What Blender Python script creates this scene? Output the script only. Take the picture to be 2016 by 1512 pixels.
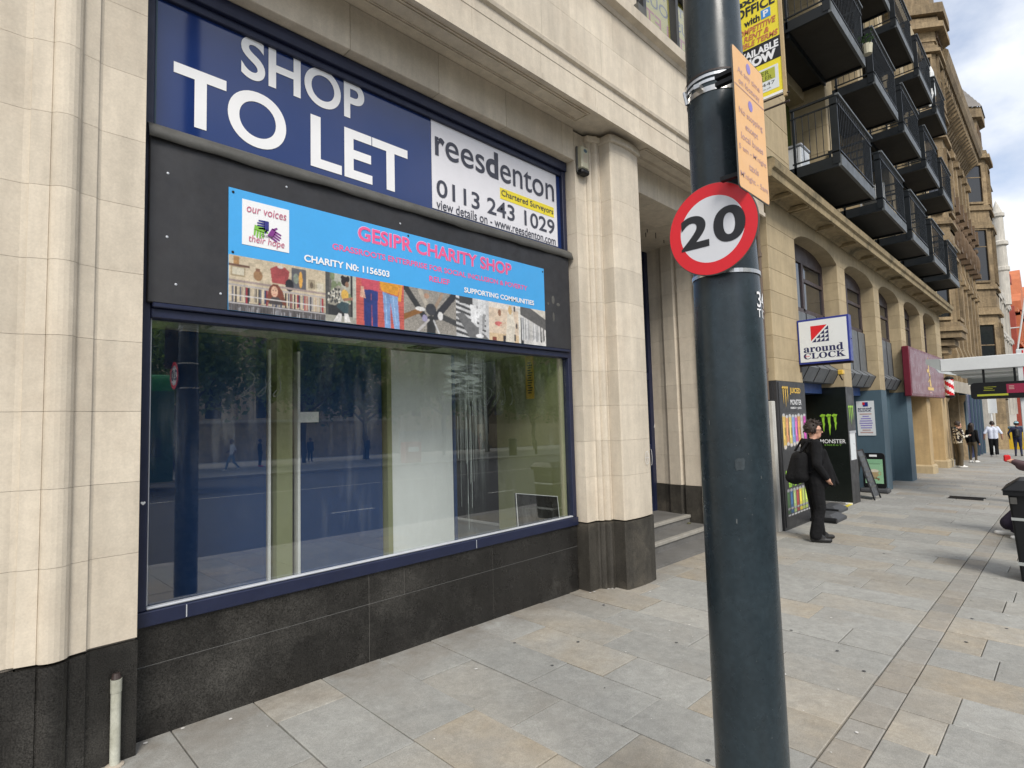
import bpy, math, random
import numpy as np
from mathutils import Vector, Matrix
random.seed(7); rng = np.random.default_rng(7)
SC = bpy.context.scene; COL = SC.collection
for o in list(bpy.data.objects): bpy.data.objects.remove(o)
# ------------------------------------------------------------------ camera, sky, sun, exposure
YAW, PITCH, ROLL, FPX = 0.788921, 0.0684023, -0.0274950, 1109.007
_f = Vector((math.sin(YAW)*math.cos(PITCH), math.cos(YAW)*math.cos(PITCH), math.sin(PITCH)))
_r = Vector((math.cos(YAW), -math.sin(YAW), 0)); _u = _r.cross(_f)
_r2 = math.cos(ROLL)*_r + math.sin(ROLL)*_u; _u2 = -math.sin(ROLL)*_r + math.cos(ROLL)*_u
cam_d = bpy.data.cameras.new('camera'); cam = bpy.data.objects.new('camera', cam_d); COL.objects.link(cam)
m = Matrix((( _r2.x,_u2.x,-_f.x,0),(_r2.y,_u2.y,-_f.y,-3.8),(_r2.z,_u2.z,-_f.z,1.70),(0,0,0,1)))
cam.matrix_world = m
cam_d.sensor_width = 36; cam_d.sensor_fit = 'HORIZONTAL'; cam_d.lens = FPX/2016*36
cam_d.clip_end = 3000; cam_d.clip_start = 0.05
SC.camera = cam
SUN_DIR = Vector((-0.42, -0.62, 0.72)).normalized()
world = bpy.data.worlds.new('World'); SC.world = world; world.use_nodes = True
nt = world.node_tree; nt.nodes.clear()
def _n(t, **k):
    n = nt.nodes.new(t)
    for a, b in k.items(): setattr(n, a, b)
    return n
sky = _n('ShaderNodeTexSky', sky_type='NISHITA', sun_disc=False)
sky.sun_elevation = math.asin(SUN_DIR.z); sky.sun_rotation = math.atan2(SUN_DIR.x, SUN_DIR.y)
sky.air_density = 1.0; sky.dust_density = 1.5
tc = _n('ShaderNodeTexCoord'); mp = _n('ShaderNodeMapping'); mp.inputs['Scale'].default_value = (1.0, 1.0, 1.7); mp.inputs['Location'].default_value = (0.3, 0.0, 0.35)
nz = _n('ShaderNodeTexNoise'); nz.inputs['Scale'].default_value = 2.6; nz.inputs['Detail'].default_value = 9; nz.inputs['Roughness'].default_value = 0.55
cr = _n('ShaderNodeValToRGB'); cr.color_ramp.elements[0].position = 0.31; cr.color_ramp.elements[1].position = 0.53
nz2 = _n('ShaderNodeTexNoise'); nz2.inputs['Scale'].default_value = 5.0; nz2.inputs['Detail'].default_value = 6
cc = _n('ShaderNodeValToRGB'); cc.color_ramp.elements[0].color = (3.9, 4.3, 5.0, 1); cc.color_ramp.elements[1].color = (5.6, 5.75, 6.0, 1)
cc.color_ramp.elements[0].position = 0.3; cc.color_ramp.elements[1].position = 0.65
mx = _n('ShaderNodeMix', data_type='RGBA'); bg = _n('ShaderNodeBackground'); bg.inputs['Strength'].default_value = 0.09
out = _n('ShaderNodeOutputWorld'); L = nt.links.new
sk2 = _n('ShaderNodeMix', data_type='RGBA', blend_type='MULTIPLY'); sk2.inputs[0].default_value = 1; sk2.inputs[7].default_value = (0.95, 0.95, 1.0, 1)
L(tc.outputs['Generated'], mp.inputs['Vector']); L(mp.outputs[0], nz.inputs['Vector']); L(mp.outputs[0], nz2.inputs['Vector'])
L(nz.outputs['Fac'], cr.inputs['Fac']); L(nz2.outputs['Fac'], cc.inputs['Fac']); L(sky.outputs[0], sk2.inputs[6])
L(cr.outputs['Color'], mx.inputs[0]); L(sk2.outputs[2], mx.inputs[6]); L(cc.outputs['Color'], mx.inputs[7])
L(mx.outputs[2], bg.inputs['Color']); L(bg.outputs[0], out.inputs['Surface'])
sun_d = bpy.data.lights.new('sun', 'SUN'); sun = bpy.data.objects.new('sun', sun_d); COL.objects.link(sun)
sun_d.energy = 1.5; sun_d.angle = math.radians(22); sun_d.color = (1.0, 0.95, 0.87)
sun.rotation_euler = SUN_DIR.to_track_quat('Z', 'Y').to_euler()
SC.view_settings.view_transform = 'Standard'; SC.view_settings.look = 'None'
SC.view_settings.exposure = 1.12; SC.view_settings.gamma = 1.0; SC.view_settings.use_curve_mapping = False
SC.render.engine = 'CYCLES'
try:
    SC.cycles.use_denoising = True; SC.cycles.max_bounces = 7; SC.cycles.transparent_max_bounces = 12
except Exception: pass
# ------------------------------------------------------------------ materials
def mat(name, base, rough=0.75, var=0.12, scale=2.0, bump=0.0, bscale=80.0, metallic=0.0, coat=0.0, objvar=0.0,
        streak=0.0, speck=0.0, speck_scale=220.0, alt=None, altamt=0.0, spec=0.5, stain=None, stain_amt=0.0, bdist=0.004, attr=None, mottle=0.0, walldirt=False):
    m = bpy.data.materials.new(name); m.use_nodes = True; t = m.node_tree; N = t.nodes; K = t.links.new
    p = N['Principled BSDF']; p.inputs['Roughness'].default_value = rough; p.inputs['Metallic'].default_value = metallic
    p.inputs['Coat Weight'].default_value = coat; p.inputs['Specular IOR Level'].default_value = spec
    g = N.new('ShaderNodeNewGeometry'); pos = g.outputs['Position']
    col = N.new('ShaderNodeRGB'); col.outputs[0].default_value = (*base, 1); c = col.outputs[0]
    def noise(sc, det=5, vec=None, rgh=0.6):
        n = N.new('ShaderNodeTexNoise'); n.inputs['Scale'].default_value = sc; n.inputs['Detail'].default_value = det
        n.inputs['Roughness'].default_value = rgh; K(vec or pos, n.inputs['Vector']); return n.outputs['Fac']
    def ramp(f, a, b, lo=0.0, hi=1.0):
        r = N.new('ShaderNodeMapRange'); r.inputs[1].default_value = a; r.inputs[2].default_value = b
        r.inputs[3].default_value = lo; r.inputs[4].default_value = hi; K(f, r.inputs[0]); return r.outputs[0]
    def mul(c, f):
        x = N.new('ShaderNodeMix'); x.data_type = 'RGBA'; x.blend_type = 'MULTIPLY'; x.inputs[0].default_value = 1
        v = N.new('ShaderNodeCombineColor')
        for i in range(3): K(f, v.inputs[i])
        K(c, x.inputs[6]); K(v.outputs[0], x.inputs[7]); return x.outputs[2]
    def mixc(c, col2, f):
        x = N.new('ShaderNodeMix'); x.data_type = 'RGBA'; K(f, x.inputs[0]); K(c, x.inputs[6]); x.inputs[7].default_value = (*col2, 1); return x.outputs[2]
    if attr: _a = N.new('ShaderNodeAttribute'); _a.attribute_name = attr; rnd = _a.outputs['Fac']
    elif alt is not None or objvar: rnd = N.new('ShaderNodeObjectInfo').outputs['Random']
    if alt is not None:
        f = ramp(rnd, 1-altamt-0.22, 1-altamt+0.22)
        nn = ramp(noise(2.3, 6), 0.30, 0.70, 0.25, 1.0)
        mm = N.new('ShaderNodeMath'); mm.operation = 'MULTIPLY'; K(f, mm.inputs[0]); K(nn, mm.inputs[1]); c = mixc(c, alt, mm.outputs[0])
    if var: c = mul(c, ramp(noise(scale), 0.25, 0.75, 1-var, 1+var)); c = mul(c, ramp(noise(scale*9, 4), 0.25, 0.75, 1-var*0.5, 1+var*0.5))
    if objvar:
        w = N.new('ShaderNodeMath'); w.operation = 'MULTIPLY'; w.inputs[1].default_value = 7.31; K(rnd, w.inputs[0])
        w2 = N.new('ShaderNodeMath'); w2.operation = 'FRACT'; K(w.outputs[0], w2.inputs[0])
        c = mul(c, ramp(w2.outputs[0], 0, 1, 1-objvar, 1+objvar))
    if mottle: c = mul(c, ramp(noise(11, 7, None, 0.72), 0.28, 0.72, 1-mottle, 1+mottle*0.7)); c = mul(c, ramp(noise(38, 5, None, 0.7), 0.3, 0.7, 1-mottle*0.45, 1+mottle*0.35))
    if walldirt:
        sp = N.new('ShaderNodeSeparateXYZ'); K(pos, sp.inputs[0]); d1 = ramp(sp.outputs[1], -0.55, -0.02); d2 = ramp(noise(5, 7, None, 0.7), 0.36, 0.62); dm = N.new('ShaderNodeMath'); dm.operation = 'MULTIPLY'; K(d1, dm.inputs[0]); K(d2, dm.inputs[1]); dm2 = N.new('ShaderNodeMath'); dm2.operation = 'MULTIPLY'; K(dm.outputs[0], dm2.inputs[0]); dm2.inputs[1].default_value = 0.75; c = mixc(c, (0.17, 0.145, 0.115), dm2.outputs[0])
    if streak:
        mpn = N.new('ShaderNodeMapping'); mpn.inputs['Scale'].default_value = (1, 1, 0.12); K(pos, mpn.inputs['Vector'])
        c = mul(c, ramp(noise(9, 5, mpn.outputs[0]), 0.35, 0.7, 1-streak, 1.0+streak*0.4))
    if stain is not None:
        c = mixc(c, stain, ramp(noise(1.3, 7, None, 0.7), 0.5, 0.72, 0, stain_amt))
    if speck:
        v = noise(speck_scale, 3); c = mul(c, ramp(v, 0.35, 0.65, 1-speck, 1+speck*1.6))
    K(c, p.inputs['Base Color'])
    if bump:
        b = N.new('ShaderNodeBump'); b.inputs['Strength'].default_value = bump; b.inputs['Distance'].default_value = bdist
        K(noise(bscale, 6), b.inputs['Height']); K(b.outputs[0], p.inputs['Normal'])
    if rough < 0.6 and var:
        K(ramp(noise(scale*3, 5), 0.3, 0.7, rough*0.8, min(1, rough*1.3)), p.inputs['Roughness'])
    return m
def flat(name, base, rough=0.6, **k): return mat(name, base, rough, var=k.pop('var', 0.05), scale=k.pop('scale', 6), **k)
def vcol(name, rough=0.5):
    m = bpy.data.materials.new(name); m.use_nodes = True; N = m.node_tree.nodes
    a = N.new('ShaderNodeVertexColor'); a.layer_name = 'Col'; p = N['Principled BSDF']; p.inputs['Roughness'].default_value = rough
    m.node_tree.links.new(a.outputs[0], p.inputs['Base Color']); return m
def glass(name, tint=(1, 1, 1), boost=2.2, dirt=0.0):
    m = bpy.data.materials.new(name); m.use_nodes = True; t = m.node_tree; N = t.nodes; K = t.links.new
    N.remove(N['Principled BSDF']); o = N['Material Output']
    tr = N.new('ShaderNodeBsdfTransparent'); tr.inputs[0].default_value = (*tint, 1)
    gl = N.new('ShaderNodeBsdfGlossy'); gl.inputs['Roughness'].default_value = 0.0
    ge = N.new('ShaderNodeNewGeometry'); dt = N.new('ShaderNodeVectorMath'); dt.operation = 'DOT_PRODUCT'; K(ge.outputs['Incoming'], dt.inputs[0]); K(ge.outputs['Normal'], dt.inputs[1])
    def mth(op, x, y=None):
        q = N.new('ShaderNodeMath'); q.operation = op; K(x, q.inputs[0])
        if y is not None: q.inputs[1].default_value = y
        return q
    ab = mth('ABSOLUTE', dt.outputs['Value']); om = mth('SUBTRACT', ab.outputs[0], 1.0); om2 = mth('ABSOLUTE', om.outputs[0]); pw = mth('POWER', om2.outputs[0], 5.0)
    sc_ = mth('MULTIPLY', pw.outputs[0], 0.96); sc2 = mth('ADD', sc_.outputs[0], 0.04)   # Schlick
    mu = mth('MULTIPLY', sc2.outputs[0], boost); mu.use_clamp = True
    ms = N.new('ShaderNodeMixShader'); K(mu.outputs[0], ms.inputs[0]); K(tr.outputs[0], ms.inputs[1]); K(gl.outputs[0], ms.inputs[2])
    res = ms.outputs[0]
    if dirt:
        g = N.new('ShaderNodeNewGeometry'); mp_ = N.new('ShaderNodeMapping'); mp_.inputs['Scale'].default_value = (1, 1, 0.15); K(g.outputs['Position'], mp_.inputs[0])
        n1 = N.new('ShaderNodeTexNoise'); n1.inputs['Scale'].default_value = 14; n1.inputs['Detail'].default_value = 8; K(mp_.outputs[0], n1.inputs['Vector'])
        n2 = N.new('ShaderNodeTexNoise'); n2.inputs['Scale'].default_value = 1.6; n2.inputs['Detail'].default_value = 4; K(g.outputs['Position'], n2.inputs['Vector'])
        r1 = N.new('ShaderNodeMapRange'); r1.inputs[1].default_value = 0.5; r1.inputs[2].default_value = 0.8; r1.inputs[4].default_value = dirt; K(n1.outputs['Fac'], r1.inputs[0])
        r2 = N.new('ShaderNodeMapRange'); r2.inputs[1].default_value = 0.4; r2.inputs[2].default_value = 0.75; K(n2.outputs['Fac'], r2.inputs[0])
        mm = N.new('ShaderNodeMath'); mm.operation = 'MULTIPLY'; K(r1.outputs[0], mm.inputs[0]); K(r2.outputs[0], mm.inputs[1])
        df = N.new('ShaderNodeBsdfDiffuse'); df.inputs[0].default_value = (0.6, 0.62, 0.6, 1)
        m2 = N.new('ShaderNodeMixShader'); K(mm.outputs[0], m2.inputs[0]); K(res, m2.inputs[1]); K(df.outputs[0], m2.inputs[2]); res = m2.outputs[0]
    K(res, o.inputs['Surface']); return m
def paving(name, grey, buff, amt, attr=None):
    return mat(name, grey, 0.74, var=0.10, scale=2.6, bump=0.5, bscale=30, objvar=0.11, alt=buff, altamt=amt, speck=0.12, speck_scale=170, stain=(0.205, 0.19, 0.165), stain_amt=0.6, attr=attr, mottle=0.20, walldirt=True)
M = dict(
 stone=mat('cream_limestone', (0.595, 0.525, 0.42), 0.8, var=0.10, scale=1.6, bump=0.22, bscale=90, objvar=0.075, streak=0.13, speck=0.035, speck_scale=90, stain=(0.40, 0.32, 0.235), stain_amt=0.38, mottle=0.05),
 joint=mat('stone_joint_mortar', (0.38, 0.33, 0.265), 0.9),
 granite=mat('dark_granite', (0.019, 0.018, 0.0165), 0.28, spec=0.3, var=0.25, scale=2.2, speck=0.55, speck_scale=150, streak=0.2, stain=(0.10, 0.095, 0.085), stain_amt=0.35),
 granite_worn=mat('worn_granite', (0.046, 0.042, 0.035), 0.5, spec=0.3, var=0.25, scale=2.4, speck=0.4, speck_scale=150, streak=0.3, stain=(0.15, 0.13, 0.10), stain_amt=0.6),
 grout=mat('pale_grout', (0.19, 0.185, 0.17), 0.9),
 navy=mat('navy_painted_metal', (0.010, 0.0145, 0.042), 0.42, var=0.15, scale=5, bump=0.03),
 navy_sign=mat('navy_vinyl_behind_glass', (0.012, 0.032, 0.135), 0.06, var=0.05, scale=1.0, spec=0.7),
 navy_panel=mat('navy_partition', (0.003, 0.040, 0.15), 0.5, var=0.08),
 silver=mat('aluminium_bead', (0.55, 0.57, 0.60), 0.4, metallic=0.4),
 lead=mat('lead_flashing', (0.085, 0.083, 0.075), 0.6, var=0.25, scale=6, bump=0.3, bscale=30),
 blackboard=mat('black_painted_board', (0.024, 0.024, 0.027), 0.55, var=0.22, scale=3, streak=0.15, bump=0.05, stain=(0.05, 0.05, 0.05), stain_amt=0.5),
 white_print=flat('white_vinyl', (0.80, 0.80, 0.80), 0.45, var=0.02),
 panel_white=flat('white_sign_face', (0.74, 0.73, 0.76), 0.35, var=0.03),
 grey_print=flat('charcoal_print', (0.050, 0.053, 0.075), 0.5),
 yellow_print=flat('yellow_print', (0.80, 0.66, 0.03), 0.5),
 cyan=flat('sky_blue_print', (0.055, 0.36, 0.74), 0.45, var=0.04, scale=4),
 pink=flat('pink_print', (0.78, 0.10, 0.27), 0.5), pink_edge=flat('pale_pink_outline', (0.72, 0.50, 0.74), 0.5),
 red_print=flat('red_print', (0.62, 0.012, 0.02), 0.4), black_print=flat('black_print', (0.012, 0.012, 0.014), 0.45),
 crimson=flat('crimson_text', (0.50, 0.12, 0.2), 0.5), purple=flat('purple_print', (0.20, 0.03, 0.22), 0.5), indigo=flat('indigo_print', (0.03, 0.03, 0.2), 0.5), leafgreen=flat('green_print', (0.2, 0.46, 0.06), 0.5),
 pole=mat('slate_blue_gloss_paint', (0.021, 0.0315, 0.038), 0.26, var=0.18, scale=3, bump=0.06, bscale=26, coat=0.0, spec=0.36, mottle=0.14, stain=(0.05, 0.06, 0.062), stain_amt=0.35, speck=0.08, speck_scale=60),
 steel=mat('stainless_strap', (0.55, 0.54, 0.52), 0.25, metallic=0.9), rust=mat('brown_bracket', (0.03, 0.018, 0.015), 0.6),
 retro=mat('white_retroreflective_sheet', (0.62, 0.63, 0.66), 0.4, var=0.03, bump=0.15, bscale=400),
 orange=mat('orange_sign_face', (0.80, 0.47, 0.21), 0.5, var=0.05, scale=5), mauve=flat('faded_purple_print', (0.50, 0.31, 0.28), 0.5), violet=flat('violet_roundel', (0.27, 0.22, 0.55), 0.5),
 sand=mat('buff_sandstone', (0.42, 0.335, 0.205), 0.85, var=0.12, scale=1.2, bump=0.2, objvar=0.08, streak=0.12, stain=(0.22, 0.17, 0.10), stain_amt=0.45),
 sand_dirty=mat('weathered_sandstone', (0.34, 0.265, 0.15), 0.9, var=0.2, scale=2.5, bump=0.25, objvar=0.08, streak=0.2, stain=(0.045, 0.045, 0.025), stain_amt=0.9),
 moss=mat('mossy_stone_top', (0.10, 0.095, 0.05), 0.95, var=0.4, scale=4, bump=0.5, stain=(0.03, 0.035, 0.012), stain_amt=0.9),
 gothic=mat('brown_sandstone', (0.30, 0.222, 0.128), 0.9, var=0.25, scale=0.9, bump=0.4, bscale=14, bdist=0.05, objvar=0.24, streak=0.3, stain=(0.075, 0.052, 0.032), stain_amt=0.85, mottle=0.2),
 gothic_dark=mat('dark_sandstone', (0.12, 0.078, 0.045), 0.9, var=0.3, scale=2), pale_stone=mat('white_portland_stone', (0.55, 0.52, 0.46), 0.85, var=0.12, objvar=0.05, streak=0.2),
 redbrick=mat('red_brick', (0.36, 0.075, 0.05), 0.85, var=0.15, objvar=0.1), terracotta=mat('terracotta', (0.50, 0.16, 0.07), 0.8, var=0.15),
 slate=mat('grey_roof_slate', (0.17, 0.155, 0.14), 0.7, var=0.15, objvar=0.15),
 balc=mat('dark_steel_paint', (0.009, 0.012, 0.015), 0.45, spec=0.3, var=0.12), balc_edge=mat('grey_balcony_edge', (0.09, 0.10, 0.105), 0.5, var=0.12), soffit_dark=mat('balcony_underside', (0.035, 0.031, 0.025), 0.8, var=0.25),
 door_dark=mat('dark_door_frame', (0.02, 0.02, 0.022), 0.4), olive=mat('olive_wall_paint', (0.27, 0.285, 0.145), 0.7, var=0.06), olive_dark=mat('olive_curtain', (0.07, 0.09, 0.012), 0.8),
 plum=mat('brown_window_frame', (0.055, 0.04, 0.042), 0.5), clad=mat('grey_lead_cladding', (0.12, 0.13, 0.14), 0.5, var=0.15, bump=0.1), teal=mat('teal_wall_paint', (0.066, 0.112, 0.145), 0.6, var=0.08, streak=0.08),
 blackpanel=mat('black_gloss_panel', (0.010, 0.013, 0.011), 0.22, var=0.1), charcoal=mat('charcoal_panel', (0.033, 0.033, 0.035), 0.4, var=0.08),
 blue_shutter=mat('blue_shutter_box', (0.06, 0.12, 0.33), 0.45), cream_paint=mat('ochre_cream_paint', (0.47, 0.34, 0.175), 0.7, var=0.12, streak=0.15, stain=(0.3, 0.2, 0.1), stain_amt=0.4),
 monster=flat('lime_print', (0.33, 0.62, 0.05), 0.4), gold=flat('gold_print', (0.66, 0.42, 0.06), 0.35), bluedark=flat('dark_blue_print', (0.012, 0.015, 0.08), 0.4), royal=flat('royal_blue_edge', (0.02, 0.035, 0.23), 0.35),
 lightbox=mat('lightbox_face', (0.70, 0.73, 0.74), 0.3, var=0.03), maroon=mat('maroon_gloss_sign', (0.13, 0.015, 0.028), 0.35, spec=0.3, var=0.05), mauve_gloss=mat('maroon_sign_face', (0.15, 0.030, 0.045), 0.3, spec=0.35, var=0.05),
 white_metal=mat('white_painted_metal', (0.66, 0.68, 0.68), 0.4, var=0.06), grey_metal=mat('grey_shelter_panel', (0.36, 0.38, 0.37), 0.5, var=0.06),
 black_plastic=mat('black_plastic', (0.0065, 0.007, 0.008), 0.45, spec=0.3, var=0.15), black_dull=mat('black_dull', (0.010, 0.010, 0.011), 0.8), rubber=mat('grey_black_rubber', (0.05, 0.052, 0.056), 0.6),
 galv=mat('galvanised_white_pipe', (0.50, 0.50, 0.42), 0.6, var=0.25, scale=7, streak=0.35, stain=(0.20, 0.19, 0.12), stain_amt=0.7), oldwhite=mat('old_white_boxing', (0.50, 0.49, 0.45), 0.7, var=0.15, streak=0.3), brown_pipe=mat('brown_downpipe', (0.12, 0.085, 0.06), 0.6),
 alarm=mat('alarm_box_face', (0.44, 0.42, 0.30), 0.4, var=0.05), led=flat('lime_display_bar', (0.40, 0.42, 0.03), 0.4), crimson_panel=flat('crimson_display', (0.28, 0.012, 0.05), 0.3),
 pave=paving('yorkstone_flag', (0.298, 0.295, 0.272), (0.335, 0.285, 0.212), 0.32), pave_far=paving('yorkstone_flag_far', (0.295, 0.290, 0.270), (0.315, 0.275, 0.22), 0.25, attr='rnd'), sett=paving('yorkstone_sett', (0.265, 0.255, 0.23), (0.29, 0.25, 0.195), 0.35),
 mortar=mat('paving_joint', (0.10, 0.094, 0.08), 0.95, var=0.2), kerb=mat('granite_kerb', (0.30, 0.29, 0.28), 0.8, objvar=0.1, speck=0.2),
 asphalt=mat('asphalt', (0.055, 0.056, 0.06), 0.85, var=0.15, speck=0.3, speck_scale=120), road_paint=mat('worn_road_paint', (0.55, 0.55, 0.52), 0.7, var=0.2), slab=mat('opposite_paving', (0.27, 0.265, 0.25), 0.85, var=0.1),
 earth=mat('distant_ground', (0.14, 0.14, 0.12), 0.95), step=mat('worn_stone_step', (0.14, 0.136, 0.128), 0.6, var=0.2, scale=3, stain=(0.09, 0.085, 0.075), stain_amt=0.6, bump=0.1), step_edge=mat('rubbed_step_nosing', (0.30, 0.285, 0.25), 0.7, var=0.2, scale=5),
 bark=mat('tree_bark', (0.06, 0.048, 0.036), 0.95, var=0.3, scale=6), leaf=mat('tree_leaves', (0.075, 0.125, 0.035), 0.7, var=0.35, scale=1.4), townhall=mat('soot_stained_stone', (0.50, 0.42, 0.29), 0.9, var=0.2, streak=0.25, stain=(0.16, 0.13, 0.09), stain_amt=0.5),
 bus=mat('green_bus_paint', (0.02, 0.24, 0.055), 0.25, var=0.05), bus_dark=mat('dark_green_bus_panel', (0.008, 0.07, 0.03), 0.3), winglass=mat('dark_window_glass', (0.018, 0.02, 0.024), 0.05, var=0.0, spec=0.8),
 ceil=mat('display_ceiling', (0.46, 0.50, 0.40), 0.8), lamp_off=flat('ceiling_light_cover', (0.85, 0.85, 0.82), 0.4), whiteboard=mat('white_display_board', (0.86, 0.88, 0.87), 0.45, var=0.05, scale=2), room=mat('dim_room_wall', (0.05, 0.05, 0.05), 0.9), floor=mat('display_floor', (0.10, 0.11, 0.12), 0.6),
 skin=flat('skin', (0.52, 0.29, 0.20), 0.55), skin_dark=flat('dark_skin', (0.10, 0.055, 0.035), 0.55), hair=mat('black_brown_hair', (0.030, 0.019, 0.014), 0.55, var=0.3, scale=30, bump=0.8, bscale=160), cloth_black=mat('black_cloth', (0.0075, 0.0075, 0.0085), 0.9, spec=0.25, var=0.3, scale=6, bump=0.9, bscale=11, bdist=0.03),
 cloth_olive=mat('brown_olive_cloth', (0.085, 0.065, 0.038), 0.9, var=0.2, bump=0.3, bscale=20, bdist=0.02), cloth_white=mat('white_cotton', (0.62, 0.66, 0.76), 0.9, var=0.05, bump=0.3, bscale=15, bdist=0.02), cloth_navy=mat('navy_cloth', (0.02, 0.025, 0.06), 0.9, var=0.2), denim=mat('blue_denim', (0.16, 0.24, 0.36), 0.9, var=0.2),
 cloth_maroon=mat('dull_maroon_cloth', (0.085, 0.05, 0.055), 0.9, var=0.2), cloth_purple=mat('dark_purple_cloth', (0.025, 0.018, 0.035), 0.9, var=0.2), shoe_white=flat('white_leather', (0.70, 0.69, 0.66), 0.5), shoe_black=flat('black_shoe', (0.012, 0.012, 0.012), 0.5), patterned=None,
 red_pack=flat('red_packet', (0.6, 0.02, 0.02), 0.3), yellow_bin=flat('yellow_plastic', (0.62, 0.42, 0.02), 0.45), litter=flat('pale_litter', (0.62, 0.6, 0.57), 0.8), gum=flat('trodden_gum', (0.06, 0.06, 0.062), 0.8),
 picture=vcol('printed_picture', 0.4), glass_shop=None, glass_win=None, pot=flat('cream_pot', (0.5, 0.47, 0.35), 0.7), plant=flat('pot_plant_leaves', (0.05, 0.12, 0.03), 0.6))
M['glass_shop'] = glass('shop_window_glass', (0.985, 1.0, 0.99), 3.4, dirt=0.08)
M['glass_clear'] = glass('thin_clear_glass', (0.8, 0.82, 0.8), 2.0)
M['glass_win'] = glass('clear_window_glass', (0.75, 0.8, 0.8), 3.0)
pt = mat('black_white_patterned_shirt', (0.6, 0.58, 0.52), 0.9, var=0.0)
_t = pt.node_tree; _v = _t.nodes.new('ShaderNodeTexNoise'); _v.inputs['Scale'].default_value = 14; _v.inputs['Detail'].default_value = 1
_g = _t.nodes.new('ShaderNodeNewGeometry'); _r_ = _t.nodes.new('ShaderNodeValToRGB'); _r_.color_ramp.interpolation = 'CONSTANT'
_r_.color_ramp.elements[0].color = (0.02, 0.012, 0.015, 1); _r_.color_ramp.elements[1].color = (0.62, 0.58, 0.48, 1); _r_.color_ramp.elements[1].position = 0.52
_t.links.new(_g.outputs['Position'], _v.inputs['Vector']); _t.links.new(_v.outputs['Fac'], _r_.inputs[0]); _t.links.new(_r_.outputs[0], _t.nodes['Principled BSDF'].inputs['Base Color'])
M['patterned'] = pt
_t = M['leaf'].node_tree; _tl = _t.nodes.new('ShaderNodeBsdfTranslucent'); _tl.inputs[0].default_value = (0.20, 0.30, 0.07, 1); _mx = _t.nodes.new('ShaderNodeMixShader'); _mx.inputs[0].default_value = 0.5
_t.links.new(_t.nodes['Principled BSDF'].outputs[0], _mx.inputs[1]); _t.links.new(_tl.outputs[0], _mx.inputs[2]); _t.links.new(_mx.outputs[0], _t.nodes['Material Output'].inputs['Surface'])
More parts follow.
